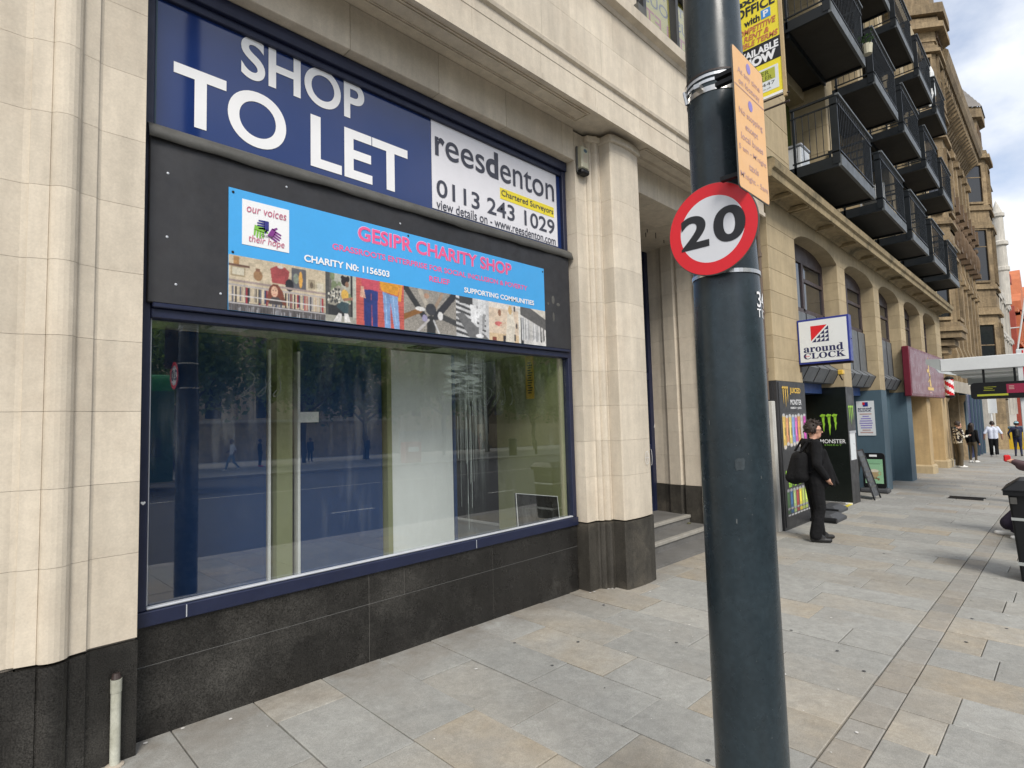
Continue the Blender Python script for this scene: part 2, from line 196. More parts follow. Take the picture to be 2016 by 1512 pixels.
# ------------------------------------------------------------------ mesh helpers
GS, CF = -0.01378, 0.0141
def gz(x, y=0.0): return GS*x + CF*y
class MB:
    def __init__(s): s.v = []; s.f = []; s.mi = []
    def add(s, vs, fs, mi=0):
        k = len(s.v); s.v += [tuple(v) for v in vs]; s.f += [tuple(i+k for i in f) for f in fs]; s.mi += [mi]*len(fs); return s
    def box(s, x0, x1, y0, y1, z0, z1, mi=0, b=0.0):
        if b <= 0:
            vs = [(x, y, z) for z in (z0, z1) for y in (y0, y1) for x in (x0, x1)]
            return s.add(vs, [(0, 2, 3, 1), (4, 5, 7, 6), (0, 1, 5, 4), (2, 6, 7, 3), (0, 4, 6, 2), (1, 3, 7, 5)], mi)
        # chamfered box: 24 vertices
        X, Y, Z = (x0, x1), (y0, y1), (z0, z1); sg = (1, -1); vs = []; ix = {}
        for i in (0, 1):
            for j in (0, 1):
                for k in (0, 1):
                    for a in range(3):
                        p = [X[i] + b*sg[i], Y[j] + b*sg[j], Z[k] + b*sg[k]]; p[a] = (X[i], Y[j], Z[k])[a]
                        ix[i, j, k, a] = len(vs); vs.append(tuple(p))
        fs = []
        for a in range(3):
            o = [q for q in range(3) if q != a]
            for e in (0, 1):
                q = []
                for (u, v) in ((0, 0), (1, 0), (1, 1), (0, 1)):
                    c = [0, 0, 0]; c[a] = e; c[o[0]] = u; c[o[1]] = v; q.append(ix[(*c, a)])
                if (e == 1) != (a == 1): fs.append(tuple(q))
                else: fs.append(tuple(reversed(q)))
        for a in range(3):
            o = [q for q in range(3) if q != a]
            for u in (0, 1):
                for v in (0, 1):
                    c0 = [0, 0, 0]; c1 = [0, 0, 0]; c0[o[0]] = c1[o[0]] = u; c0[o[1]] = c1[o[1]] = v; c0[a] = 0; c1[a] = 1
                    q = [ix[(*c0, o[0])], ix[(*c1, o[0])], ix[(*c1, o[1])], ix[(*c0, o[1])]]
                    fs.append(tuple(q))
        for i in (0, 1):
            for j in (0, 1):
                for k in (0, 1): fs.append((ix[i, j, k, 0], ix[i, j, k, 1], ix[i, j, k, 2]))
        return s.add(vs, fs, mi)
    def prism(s, poly, z0, z1, mi=0, axis='z'):
        n = len(poly)
        def P(a, b, h): return (a, b, h) if axis == 'z' else ((h, a, b) if axis == 'x' else (a, h, b))
        vs = [P(a, b, z0) for a, b in poly] + [P(a, b, z1) for a, b in poly]
        fs = [tuple(range(n-1, -1, -1)), tuple(range(n, 2*n))] + [(i, (i+1) % n, n+(i+1) % n, n+i) for i in range(n)]
        return s.add(vs, fs, mi)
    def tube(s, pts, r, n=10, mi=0, caps=True):
        pts = [Vector(p) for p in pts]; rs = r if isinstance(r, (list, tuple)) else [r]*len(pts); vs = []; fs = []
        for i, p in enumerate(pts):
            d = (pts[min(i+1, len(pts)-1)] - pts[max(i-1, 0)]).normalized()
            a = d.cross(Vector((0, 0, 1))); a = Vector((1, 0, 0)) if a.length < 1e-3 else a.normalized(); b = d.cross(a)
            for k in range(n):
                t = 2*math.pi*k/n; vs.append(p + rs[i]*(math.cos(t)*a + math.sin(t)*b))
        for i in range(len(pts)-1):
            for k in range(n): fs.append((i*n+k, i*n+(k+1) % n, (i+1)*n+(k+1) % n, (i+1)*n+k))
        if caps: fs += [tuple(range(n-1, -1, -1)), tuple((len(pts)-1)*n+k for k in range(n))]
        return s.add(vs, fs, mi)
    def ball(s, c, r, n=14, m_=8, mi=0):
        rx, ry, rz = r if isinstance(r, (tuple, list)) else (r, r, r); vs = [(c[0], c[1], c[2]-rz)]
        for j in range(1, m_):
            a = -math.pi/2 + math.pi*j/m_
            for k in range(n):
                t = 2*math.pi*k/n; vs.append((c[0]+rx*math.cos(a)*math.cos(t), c[1]+ry*math.cos(a)*math.sin(t), c[2]+rz*math.sin(a)))
        vs.append((c[0], c[1], c[2]+rz)); fs = [(0, 1+(k+1) % n, 1+k) for k in range(n)]
        for j in range(m_-2):
            for k in range(n): fs.append((1+j*n+k, 1+j*n+(k+1) % n, 1+(j+1)*n+(k+1) % n, 1+(j+1)*n+k))
        l = len(vs)-1; fs += [(l, 1+(m_-2)*n+k, 1+(m_-2)*n+(k+1) % n) for k in range(n)]
        return s.add(vs, fs, mi)
    def quad(s, a, b, c, d, mi=0): return s.add([a, b, c, d], [(0, 1, 2, 3)], mi)
    def mesh(s, name, mats, smooth=False):
        me = bpy.data.meshes.new(name); me.from_pydata(s.v, [], s.f)
        for m_ in (mats if isinstance(mats, (list, tuple)) else [mats]): me.materials.append(m_)
        if any(s.mi): me.polygons.foreach_set('material_index', s.mi)
        if smooth: me.polygons.foreach_set('use_smooth', [True]*len(me.polygons))
        me.update(); return me
def tag(o, label=None, cat=None, group=None, kind=None):
    if label: o['label'] = label
    if cat: o['category'] = cat
    if group: o['group'] = group
    if kind: o['kind'] = kind
    return o
def put(name, me, parent=None, loc=(0, 0, 0)):
    o = bpy.data.objects.new(name, me); COL.objects.link(o); o.location = loc
    if parent is not None: o.parent = parent
    return o
ORG = {}
def thing(name, label, cat, loc=(0, 0, 0), group=None, kind=None, parent=None):
    o = bpy.data.objects.new(name, None); COL.objects.link(o); o.empty_display_size = 0.2
    if parent is not None:
        o.parent = parent; pl = ORG[parent.name]; o.location = [loc[i]-pl[i] for i in range(3)]
    else: o.location = loc
    ORG[o.name] = tuple(loc)
    return tag(o, label, cat, group, kind)
def sub(name, parent, loc): return thing(name, None, None, loc, parent=parent)
def obj(name, mb, mats, parent=None, smooth=False, label=None, bev=0.0, autosmooth=None):
    """links world-space mesh data as one object; under a parent it is moved into the parent's frame"""
    if parent is not None:
        L0 = ORG.get(parent.name, (0, 0, 0)); mb.v = [(v[0]-L0[0], v[1]-L0[1], v[2]-L0[2]) for v in mb.v]
    o = put(name, mb.mesh(name, mats, smooth), parent)
    if parent is not None: ORG[o.name] = ORG.get(parent.name, (0, 0, 0))
    if label: o['label'] = label
    if bev:
        b = o.modifiers.new('bevel', 'BEVEL'); b.width = bev; b.segments = 2; b.limit_method = 'ANGLE'
    if autosmooth: 
        o.data.polygons.foreach_set('use_smooth', [True]*len(o.data.polygons))
        try: o.data.set_sharp_from_angle(angle=math.radians(autosmooth))
        except Exception: pass
    return o
def box(name, m_, parent, x0, x1, y0, y1, z0, z1, b=0.0, label=None): return obj(name, MB().box(x0, x1, y0, y1, z0, z1, b=b), m_, parent, label=label)
_tc = {}
def text_geo(body, bold=0.0, shear=0.0, spacing=1.0):
    key = (body, bold, shear, spacing)
    if key in _tc: return _tc[key]
    cu = bpy.data.curves.new('t', 'FONT'); cu.body = body; cu.size = 1; cu.resolution_u = 10 if len(body) < 6 else 4; cu.offset = bold; cu.shear = shear; cu.space_character = spacing; cu.fill_mode = 'FRONT'
    o = bpy.data.objects.new('t', cu); COL.objects.link(o)
    dg = bpy.context.evaluated_depsgraph_get(); dg.update(); me = bpy.data.meshes.new_from_object(o.evaluated_get(dg))
    vs = np.array([v.co[:2] for v in me.vertices]).reshape(-1, 2); fs = [tuple(p.vertices) for p in me.polygons]
    bpy.data.objects.remove(o); bpy.data.curves.remove(cu); bpy.data.meshes.remove(me)
    lo, hi = vs.min(0), vs.max(0); vs = (vs-lo)/(hi-lo); _tc[key] = (vs, fs, (hi-lo)); return _tc[key]
def text(body, P, R, U, w, h, m_, parent, bold=0.0, shear=0.0, off=0.003, name='lettering', mirror=False, spacing=1.0, label=None, split=False):
    """lettering whose ink box starts at P, spans w along R and h along U"""
    vs, fs, _ = text_geo(body, bold, shear, spacing); P, R, U = Vector(P), Vector(R).normalized(), Vector(U).normalized(); N = R.cross(U)
    q = vs.copy()
    if mirror: q[:, 0] = 1-q[:, 0]
    if split:      # every letter a mesh of its own
        par = list(range(len(q)))
        def root_(i):
            while par[i] != i: par[i] = par[par[i]]; i = par[i]
            return i
        for f in fs:
            for i in f[1:]: par[root_(i)] = root_(f[0])
        comps = {}
        for f in fs: comps.setdefault(root_(f[0]), []).append(f)
        for k in sorted(comps, key=lambda k: q[[i for f in comps[k] for i in f], 0].min()):
            ids = sorted({i for f in comps[k] for i in f}); mp_ = {i: j for j, i in enumerate(ids)}; mb = MB()
            mb.add([P + R*(q[i, 0]*w) + U*(q[i, 1]*h) + N*off for i in ids], [tuple(mp_[i] for i in f) for f in comps[k]]); obj('letter', mb, m_, parent)
        return
    mb = MB(); mb.add([P + R*(a*w) + U*(b*h) + N*off for a, b in q], fs)
    return obj(name, mb, m_, parent, label=label)
def poly2(pts, P, R, U, m_, parent, name, off=0.003):
    P, R, U = Vector(P), Vector(R).normalized(), Vector(U).normalized(); N = R.cross(U); mb = MB()
    for pl in pts: mb.add([P + R*a + U*b + N*off for a, b in pl], [tuple(range(len(pl)))])
    return obj(name, mb, m_, parent)
def disc2(cx, cy, r0, r1, n=40):
    return [[(cx+r*math.cos(2*math.pi*(k+d)/n), cy+r*math.sin(2*math.pi*(k+d)/n)) for r, d in ((r0, 0), (r1, 0), (r1, 1), (r0, 1))] for k in range(n)]
class Pic:
    def __init__(s, nx, ny, bg=(0.5, 0.5, 0.5)):
        s.nx, s.ny = nx, ny; s.a = np.empty((ny, nx, 3)); s.a[:] = bg
        s.X, s.Y = np.meshgrid((np.arange(nx)+.5)/nx, (np.arange(ny)+.5)/ny)
    def rect(s, x0, y0, x1, y1, c, al=1.0):
        k = (s.X >= x0) & (s.X < x1) & (s.Y >= y0) & (s.Y < y1); s.a[k] = s.a[k]*(1-al)+np.array(c)*al; return s
    def ell(s, cx, cy, rx, ry, c, al=1.0):
        k = ((s.X-cx)/rx)**2 + ((s.Y-cy)/ry)**2 < 1; s.a[k] = s.a[k]*(1-al)+np.array(c)*al; return s
    def poly(s, pts, c):
        k = np.zeros_like(s.X, bool); n = len(pts)
        for i in range(n):
            (x0, y0), (x1, y1) = pts[i], pts[(i+1) % n]
            if y0 == y1: continue
            k ^= ((y0 > s.Y) != (y1 > s.Y)) & (s.X < (x1-x0)*(s.Y-y0)/(y1-y0)+x0)
        s.a[k] = c; return s
    def line(s, x0, y0, x1, y1, w, c):
        asp = s.nx/s.ny; dx, dy = (x1-x0)*asp, y1-y0; t = np.clip((((s.X-x0)*asp)*dx+(s.Y-y0)*dy)/max(dx*dx+dy*dy, 1e-9), 0, 1)
        d = np.hypot((s.X-x0)*asp-t*dx, s.Y-y0-t*dy); s.a[d < w] = c; return s
    def soften(s, amt=0.3):
        for _ in range(1):
            q = np.pad(s.a, ((1, 1), (1, 1), (0, 0)), 'edge'); s.a = (q[1:-1, 1:-1]*4+q[:-2, 1:-1]+q[2:, 1:-1]+q[1:-1, :-2]+q[1:-1, 2:])/8
        f = np.zeros((s.ny, s.nx))
        for st in (3, 7, 15):
            g = rng.random((s.ny//st+2, s.nx//st+2)); f += np.kron(g, np.ones((st, st)))[:s.ny, :s.nx]
        s.a *= (1+amt*(f/3-.5)*2)[:, :, None]; return s
    def noise(s, amt): s.a *= 1+amt*(rng.random((s.ny, s.nx, 1))-.5)*2; return s
    def make(s, name, P, R, U, w, h, parent, off=0.004, m_=None):
        P, R, U = Vector(P), Vector(R).normalized(), Vector(U).normalized(); N = R.cross(U); nx, ny = s.nx, s.ny; mb = MB()
        mb.v = [tuple(P + R*(w*i/(nx-1)) + U*(h*j/(ny-1)) + N*off) for j in range(ny) for i in range(nx)]
        mb.f = [(j*nx+i, j*nx+i+1, (j+1)*nx+i+1, (j+1)*nx+i) for j in range(ny-1) for i in range(nx-1)]; mb.mi = [0]*len(mb.f)
        o = obj(name, mb, m_ or M['picture'], parent); at = o.data.color_attributes.new('Col', 'FLOAT_COLOR', 'POINT')
        c = np.ones((ny*nx, 4)); c[:, :3] = np.clip(s.a.reshape(-1, 3), 0, 1); at.data.foreach_set('color', c.ravel().astype(np.float32)); return o
EX, EY, EZ = (1, 0, 0), (0, 1, 0), (0, 0, 1); MY = (0, -1, 0)
# ================================================================== setting: ground, road, pavement
def sheet(x0, x1, y0, y1, dz, n=1):
    mb = MB(); mb.quad((x0, y0, gz(x0, y0)+dz), (x1, y0, gz(x1, y0)+dz), (x1, y1, gz(x1, y1)+dz), (x0, y1, gz(x0, y1)+dz)); return mb
KERB_Y = -5.05
o = obj('ground', sheet(-900, 1500, -900, 900, -0.6), M['earth']); tag(o, 'distant flat ground around the street', 'ground', kind='structure')
o = obj('road', sheet(-80, 220, -25.2, KERB_Y-0.12, -0.135), M['asphalt']); tag(o, 'wide dark asphalt road reflected in the shop window', 'road', kind='structure'); ROAD = o
mb = MB()
for k in range(24):
    x = -24+k*5.1; mb.add(sheet(x, x+1.15, -8.95, -8.83, -0.131).v, [(0, 1, 2, 3)])
mb.add(sheet(-60, 200, -15.9, -15.78, -0.131).v, [(0, 1, 2, 3)]); mb.add(sheet(-60, 200, -5.75, -5.65, -0.131).v, [(0, 1, 2, 3)])
obj('road_marking', mb, M['road_paint'], ROAD)
o = obj('opposite_pavement', sheet(-80, 220, -70, -25.2, -0.02), M['slab']); tag(o, 'pale paved footway and square across the road', 'pavement', kind='structure'); OPP = o
mb = MB(); mb.add(sheet(-80, 220, -25.35, -25.2, -0.012).v, [(0, 1, 2, 3)])
for x0 in range(-80, 220, 20): mb.quad((x0, -25.2, gz(x0, -25.2)-0.15), (x0+20, -25.2, gz(x0+20, -25.2)-0.15), (x0+20, -25.2, gz(x0+20, -25.2)-0.01), (x0, -25.2, gz(x0, -25.2)-0.01))
obj('kerb_edge', mb, M['kerb'], OPP)
PAVE = obj('pavement', sheet(-40, 200, KERB_Y, 1.5, -0.022), M['mortar']); tag(PAVE, 'yorkstone flagged pavement running along the shopfronts', 'pavement', kind='structure'); ORG[PAVE.name] = (0, 0, 0)
def flag(mb, x0, x1, y0, y1, g=0.005, b=0.006, dz=0.0, tl=(0, 0)):
    x0 += g; x1 -= g; y0 += g; y1 -= g
    def z(x, y): return gz(x, y)+dz+tl[0]*(x-x0)+tl[1]*(y-y0)
    lo = [(x, y, z(x, y)-0.03) for x, y in ((x0, y0), (x1, y0), (x1, y1), (x0, y1))]
    mi_ = [(x, y, z(x, y)-b*0.7) for x, y in ((x0, y0), (x1, y0), (x1, y1), (x0, y1))]
    hi = [(x, y, z(x, y)) for x, y in ((x0+b, y0+b), (x1-b, y0+b), (x1-b, y1-b), (x0+b, y1-b))]
    fs = [(8, 9, 10, 11)]
    for i in range(4): j = (i+1) % 4; fs += [(i, j, 4+j, 4+i), (4+i, 4+j, 8+j, 8+i)]
    mb.add(lo+mi_+hi, fs)
CW = 0.4533
JX = [0.967, 1.428, 1.883, 2.346, 2.813, 3.256, 3.70, 4.14, 4.571, 5.022, 5.449, 5.909, 6.379, 6.80]
while JX[-1] < 62: JX.append(JX[-1]+random.choice((0.40, 0.44, 0.46, 0.50)))
JX = [0.967-CW*k for k in range(9, 0, -1)]+JX
known = {(1.883, 2.346): [-1.077, -1.74], (2.346, 2.813): [-0.51, -1.375, -1.95], (2.813, 3.256): [-1.062, -1.82], (3.256, 3.70): [-0.46, -1.37, -2.0], (3.70, 4.14): [-1.05, -1.9], (4.571, 5.022): [-0.807, -1.55]}
farm = MB(); NF = 0
for i in range(len(JX)-1):
    x0, x1 = JX[i], JX[i+1]
    cuts = known.get((x0, x1))
    if cuts is None:
        cuts = []; y = -0.02-random.uniform(0.25, 0.95)
        while y > -2.45: cuts.append(y); y -= random.uniform(0.55, 1.0)
    ys = [1.2 if x0 > 5.6 else 0.03]+cuts+[-2.73]
    if len(ys) > 2 and ys[-2] < -2.45: ys.pop(-2)
    ysr = [-2.925]; y = -2.925-random.uniform(0.2, 0.6)
    while y > KERB_Y+0.5: ysr.append(y); y -= random.uniform(0.5, 0.85)
    ysr.append(KERB_Y+0.17)
    if x0 > 4.1 and x0 < 4.2: ysr[1] = -3.18
    for seq in (ys, ysr):
        for a, b in zip(seq[:-1], seq[1:]):
            if a-b < 0.08: continue
            if 0.3 < x0 < 13.2:
                mb = MB(); flag(mb, x0, x1, b, a, b=0.004, g=random.uniform(0.002, 0.0045), dz=random.uniform(-0.002, 0.002), tl=(random.uniform(-.004, .004), random.uniform(-.003, .003)))
                obj('flagstone', mb, M['pave'], PAVE); NF += 1
            else: flag(farm, x0, x1, b, a, dz=random.uniform(-0.0015, 0.0015))
FO = tag(obj('flagstones', farm, M['pave_far'], PAVE), kind='stuff'); nf_ = len(FO.data.polygons); at_ = FO.data.attributes.new('rnd', 'FLOAT', 'FACE'); at_.data.foreach_set('value', np.repeat(rng.random(nf_//9+1), 9)[:nf_].astype(np.float32))
x = 3.237-0.2935*12; sfar = MB()
while x < 62:
    mb = MB(); flag(mb if 0.3 < x < 12.5 else sfar, x, x+0.2935, -2.925, -2.73, dz=random.uniform(-0.004, 0.0))
    if 0.3 < x < 12.5: obj('sett', mb, M['sett'], PAVE)
    x += 0.2935
tag(obj('setts', sfar, M['sett'], PAVE), kind='stuff')
kb = MB()
for k in range(90): x = -6+k*0.92; flag(kb, x, x+0.92, KERB_Y-0.12, KERB_Y+0.17, dz=0.0)
tag(obj('kerbstones', kb, M['kerb'], PAVE), kind='stuff')
mb = MB(); mb.quad((-6, KERB_Y-0.12, -0.2), (77, KERB_Y-0.12, -1.3), (77, KERB_Y-0.12, -1.09), (-6, KERB_Y-0.12, 0.0)); obj('kerb_face', mb, M['kerb'], PAVE)
def dot(mb, x, y, r, dz=0.004, n=9):
    a0 = random.random()*6; mb.add([(x, y, gz(x, y)+dz)]+[(x+r*random.uniform(.7, 1.15)*math.cos(a0+6.283*k/n), y+r*random.uniform(.7, 1.1)*math.sin(a0+6.283*k/n), gz(x, y)+dz) for k in range(n)], [(0, 1+k, 1+(k+1) % n) for k in range(n)])
gm, lm = MB(), MB()
for k in range(70): dot(gm, random.uniform(0.8, 16), random.uniform(-4.2, -0.1), random.choice((0.005, 0.007, 0.009, 0.014)), 0.0045)
for k in range(170): dot(lm, random.uniform(0.8, 16), random.uniform(-4.2, -0.05), random.choice((0.004, 0.005, 0.007, 0.012)), 0.0055, 6)
for (x, y) in ((1.02, -0.03), (4.72, -0.16), (4.78, -0.17), (5.0, -0.24), (4.95, -0.22), (0.83, -0.05), (1.25, -0.12)): dot(lm, x, y, 0.013, 0.006, 6)
tag(obj('trodden_gum', gm, M['gum']), 'small dark trodden gum spots scattered over the flagstones', 'gum', kind='stuff')
tag(obj('pale_litter', lm, M['litter']), 'tiny pale scraps of litter scattered over the flagstones', 'litter', kind='stuff')
mb = MB()
for k in range(9): mb.box(15.78+k*0.047, 15.80+k*0.047, -2.28, -1.68, gz(15.8, -2)-0.03, gz(15.8, -2)+0.012)
mb.box(15.76, 15.78, -2.3, -1.66, gz(15.8, -2)-0.03, gz(15.8, -2)+0.012); mb.box(16.2, 16.22, -2.3, -1.66, gz(15.8, -2)-0.03, gz(15.8, -2)+0.012)
obj('drain_grating', mb, M['black_plastic'], PAVE)

# ================================================================== cream stone shop building
B1 = thing('shop_building', 'cream stone building with dark granite plinth and an empty navy framed shop window', 'building', (2.7, 0, 0))
XL, XR, ZB, ZT = 0.783, 4.737, 0.608, 4.53
W = box('core_wall', M['joint'], B1, -3.0, 0.55, -0.115, 0.4, -0.3, 4.9); box('core_wall', M['joint'], B1, 0.55, XL-0.022, -0.105, 0.4, -0.3, 4.9); box('core_wall', M['joint'], B1, -3.0, XL-0.12, 0.02, 0.4, 4.9, 9.5)
box('core_wall', M['joint'], B1, XR+0.12, 5.62, 0.02, 1.0, -0.3, 4.86); box('core_wall', M['joint'], B1, XL-0.12, XR+0.12, 0.10, 0.40, ZT+0.03, 9.5)
box('core_wall', M['joint'], B1, XR+0.12, 9.3, -0.08, 0.4, 4.93, 6.3); box('core_wall', M['joint'], B1, XL-0.12, XR+0.12, 0.06, 0.3, -0.3, ZB-0.045)
G = 0.0009
def block(poly, z0, z1, m_='stone', nm='stone_block', b=0.0, parent=None):
    return obj(nm, MB().prism(poly, z0+G, z1-G), M[m_], parent or B1, bev=b)
def arc(cx, cy, r, a0, a1, n=7): return [(cx+r*math.cos(math.radians(a0+(a1-a0)*k/(n-1))), cy+r*math.sin(math.radians(a0+(a1-a0)*k/(n-1)))) for k in range(n)]
ZL = [0.598, 1.05, 1.434, 1.819, 2.204, 2.59, 2.971, 3.359, 3.737, 4.12, 4.50, 4.86]
LP = sub('left_pilaster', B1, (0.3, 0, 0)); LP.name = 'pilaster'; ORG[LP.name] = ORG.get('left_pilaster', (0.3, 0, 0))
def left_prof(off=0.0):
    # plan of the left pilaster, right to left: flat, strip, torus, strip, flat
    E = [(XL-0.018+off*0.2, 0.06), (XL-0.018+off*0.2, -0.13-off), (0.545, -0.13-off)] + arc(0.54, -0.155-off, 0.012, 90, 180, 4)
    flatR = [(XL-0.018+off*0.2, 0.06), (XL-0.018+off*0.2, -0.13-off), (0.56, -0.13-off), (0.5322, -0.142-off), (0.5322, 0.06)]
    mold = [(0.540, 0.06), (0.540, -0.149-off), (0.468, -0.166-off)] + [(0.404+0.062*math.cos(t), -0.166-off-0.048*math.sin(t)) for t in np.linspace(0.12, math.pi-0.12, 9)] + [(0.340, -0.176-off), (0.262, -0.150-off), (0.262, 0.06)]
    flatL = [(0.2698, 0.06), (0.2698, -0.141-off), (0.235, -0.128-off), (-0.6, -0.128-off), (-0.6, 0.06)]
    return flatR, mold, flatL
for k in range(len(ZL)-1):
    for pl in left_prof(): block(pl, ZL[k], ZL[k+1], parent=LP)
for pl in left_prof(0.010):
    block(pl, -0.2, 0.585, 'granite', 'plinth_block', parent=LP)
ZR = [0.636, 1.105, 1.48, 1.855, 2.23, 2.605, 2.98, 3.355, 3.73, 4.117, 4.66, 4.86]
RP = sub('right_pilaster', B1, (5.2, 0, 0)); RP.name = 'pilaster'; ORG[RP.name] = (5.2, 0, 0)
def right_prof(off=0.0, split=None):
    flat_ = [(XR+0.018-off*0.2, 0.06), (4.93, 0.06), (4.93, -0.145-off), (4.915, -0.13-off), (XR+0.018-off*0.2, -0.13-off)]
    mold = [(4.932, 0.06), (5.082, 0.06), (5.082, -0.225-off), (5.062, -0.222-off)] + [(5.032+0.030*math.cos(t), -0.205-off-0.030*math.sin(t)) for t in np.linspace(0.3, math.pi-0.3, 7)] + [(4.995, -0.19-off)] + [(4.965+0.026*math.cos(t), -0.165-off-0.026*math.sin(t)) for t in np.linspace(0.3, math.pi-0.3, 6)] + [(4.932, -0.155-off)]
    rnd = [(5.087-off, -0.225), (5.087-off, -0.36-off), (5.10, -0.375-off)]
    bow = [(5.10+0.53*t, -0.375-off-0.022*math.sin(math.pi*t)) for t in np.linspace(0, 1, 7)][1:]
    pier = rnd + bow + [(5.645+off, -0.36-off), (5.645+off, 0.9), (5.087-off, 0.9)]
    return flat_, mold, pier
for k in range(len(ZR)-1):
    a, b_, c_ = right_prof()
    block(a, ZR[k], ZR[k+1], parent=RP); block(b_, ZR[k], ZR[k+1], parent=RP); block(c_, ZR[k], ZR[k+1], parent=RP)
for pl, x0 in zip(right_prof(0.012), (0, 1, 2)): block(pl, -0.3, 0.622, 'granite_worn', 'plinth_block', parent=RP)
cap = [(5.07, -0.2), (5.07, -0.40), (5.12, -0.415), (5.37, -0.435), (5.62, -0.415), (5.668, -0.40), (5.668, 0.1), (5.07, 0.1)]
block(cap, 4.76, 4.85, nm='pier_cap', b=0.02, parent=RP); block([(4.91, -0.15), (4.91, -0.20), (5.07, -0.26), (5.07, 0)], 4.78, 4.85, nm='pier_cap', b=0.01, parent=RP)
# second pier beyond the door, and its door jamb
P3 = sub('door_pilaster', B1, (8.7, 0, 0)); P3.name = 'pilaster'; ORG[P3.name] = (8.7, 0, 0)
ys = []
def jamb(off=0.0):
    x = 8.26-off; p = [(x+0.02, -0.38)]
    for (a, d) in ((-0.36, 0), (0.10, 0), (0.12, .035), (0.16, .035), (0.175, .0), (0.20, -0.018), (0.225, 0), (0.245, .03), (0.265, .0), (0.29, -.018), (0.315, 0), (0.33, .04), (0.62, .03), (0.64, .07), (0.68, .07), (0.70, .03), (0.9, .05), (0.95, .08), (1.02, .10), (1.25, .13)): p.append((x+d, a))
    return p+[(9.02, 1.25), (9.02, -0.38)]
for k in range(len(ZR)-1): block(jamb(), ZR[k], ZR[k+1], parent=P3)
block(jamb(0.02), -0.3, 0.63, 'granite_worn', 'plinth_block', parent=P3)
for k in range(len(ZR)-1): block([(9.03, -0.26), (9.28, -0.26), (9.28, 0.5), (9.03, 0.5)], ZR[k], ZR[k+1], parent=P3)
# granite stall riser under the window
GP = sub('stall_riser', B1, (2.7, 0, 0))
for x0, x1 in ((XL, 2.258), (2.258, 3.517), (3.517, XR)):
    box('granite_panel', M['granite'], GP, x0+0.002, x1-0.002, -0.004, 0.05, -0.25, 0.384, b=0.0015)
for x0, x1 in ((XL, 2.258), (2.258, 2.57), (2.57, 3.517), (3.517, XR)):
    box('granite_panel', M['granite'], GP, x0+0.002, x1-0.002, -0.004, 0.05, 0.389, ZB-0.004, b=0.0015)
box('grout', M['grout'], GP, XL, XR, 0.0005, 0.045, -0.24, ZB-0.006)
# lintel, soffit and entablature
LN = sub('lintel', B1, (2.7, 0, 4.7))
xs = [XL-0.02, 2.069, 2.907, 3.718, 4.555, XR+0.0175]
for a, b_ in zip(xs[:-1], xs[1:]): box('stone_block', M['stone'], LN, a+0.0015, b_-0.0015, -0.13, 0.095, ZT+0.004, 4.895, b=0.004)
for a, b_ in ((5.65, 6.5), (6.5, 7.4), (7.4, 8.28)): box('stone_block', M['stone'], LN, a+0.0015, b_-0.0015, -0.13, 0.42, ZT+0.004, 4.895, b=0.004)
box('soffit', M['stone'], B1, -0.6, 9.02, -0.525, -0.10, 4.898, 4.95)
def coffer(x0, x1):
    mb = MB()
    for (a, b_, c_, d) in ((x0, x1, -0.245, -0.232), (x0, x1, -0.432, -0.42), (x0, x0+0.012, -0.42, -0.245), (x1-0.012, x1, -0.42, -0.245), (x0+.03, x1-.03, -0.268, -0.262), (x0+.03, x1-.03, -0.402, -0.396)): mb.box(a, b_, c_, d, 4.886, 4.8985)
    obj('soffit_moulding', mb, M['stone'], B1)
coffer(1.0, 4.66); coffer(5.75, 8.2); coffer(-0.6, 0.6)
EN = sub('entablature', B1, (2.7, -0.5, 5.2))
arch_prof = [(0.0, 4.951), (-0.524, 4.951), (-0.524, 4.835), (-0.555, 4.835), (-0.555, 4.895), (-0.535, 4.90), (-0.535, 5.095), (-0.540, 5.10), (-0.540, 5.20), (-0.570, 5.215), (-0.578, 5.245), (-0.560, 5.255), (-0.560, 5.275), (-0.535, 5.29), (-0.505, 5.30), (0.0, 5.30)]
xe = [-0.6, 0.42, 1.26, 2.1, 2.94, 3.78, 4.62, 5.46, 6.3, 7.14, 7.98, 8.62, 9.06]
for a, b_ in zip(xe[:-1], xe[1:]): obj('cornice_block', MB().prism(arch_prof, a+0.001, b_-0.001, axis='x'), M['stone'], EN)
for r, (z0, z1) in enumerate(((5.302, 5.725), (5.725, 6.15))):
    x = -0.6+0.33*r
    while x < 9.05:
        x1 = min(x+random.choice((0.75, 0.95, 0.85)), 9.06); box('stone_block', M['stone'], EN, x+0.001, x1-0.001, -0.50, -0.05, z0+0.001, z1-0.001); x = x1
for a, b_ in zip(xe[:-1], xe[1:]): obj('sill_block', MB().prism([(0, 6.152), (-0.51, 6.152), (-0.53, 6.19), (-0.60, 6.215), (-0.61, 6.33), (-0.585, 6.365), (0.0, 6.39)], a+0.001, b_-0.001, axis='x'), M['stone'], EN)
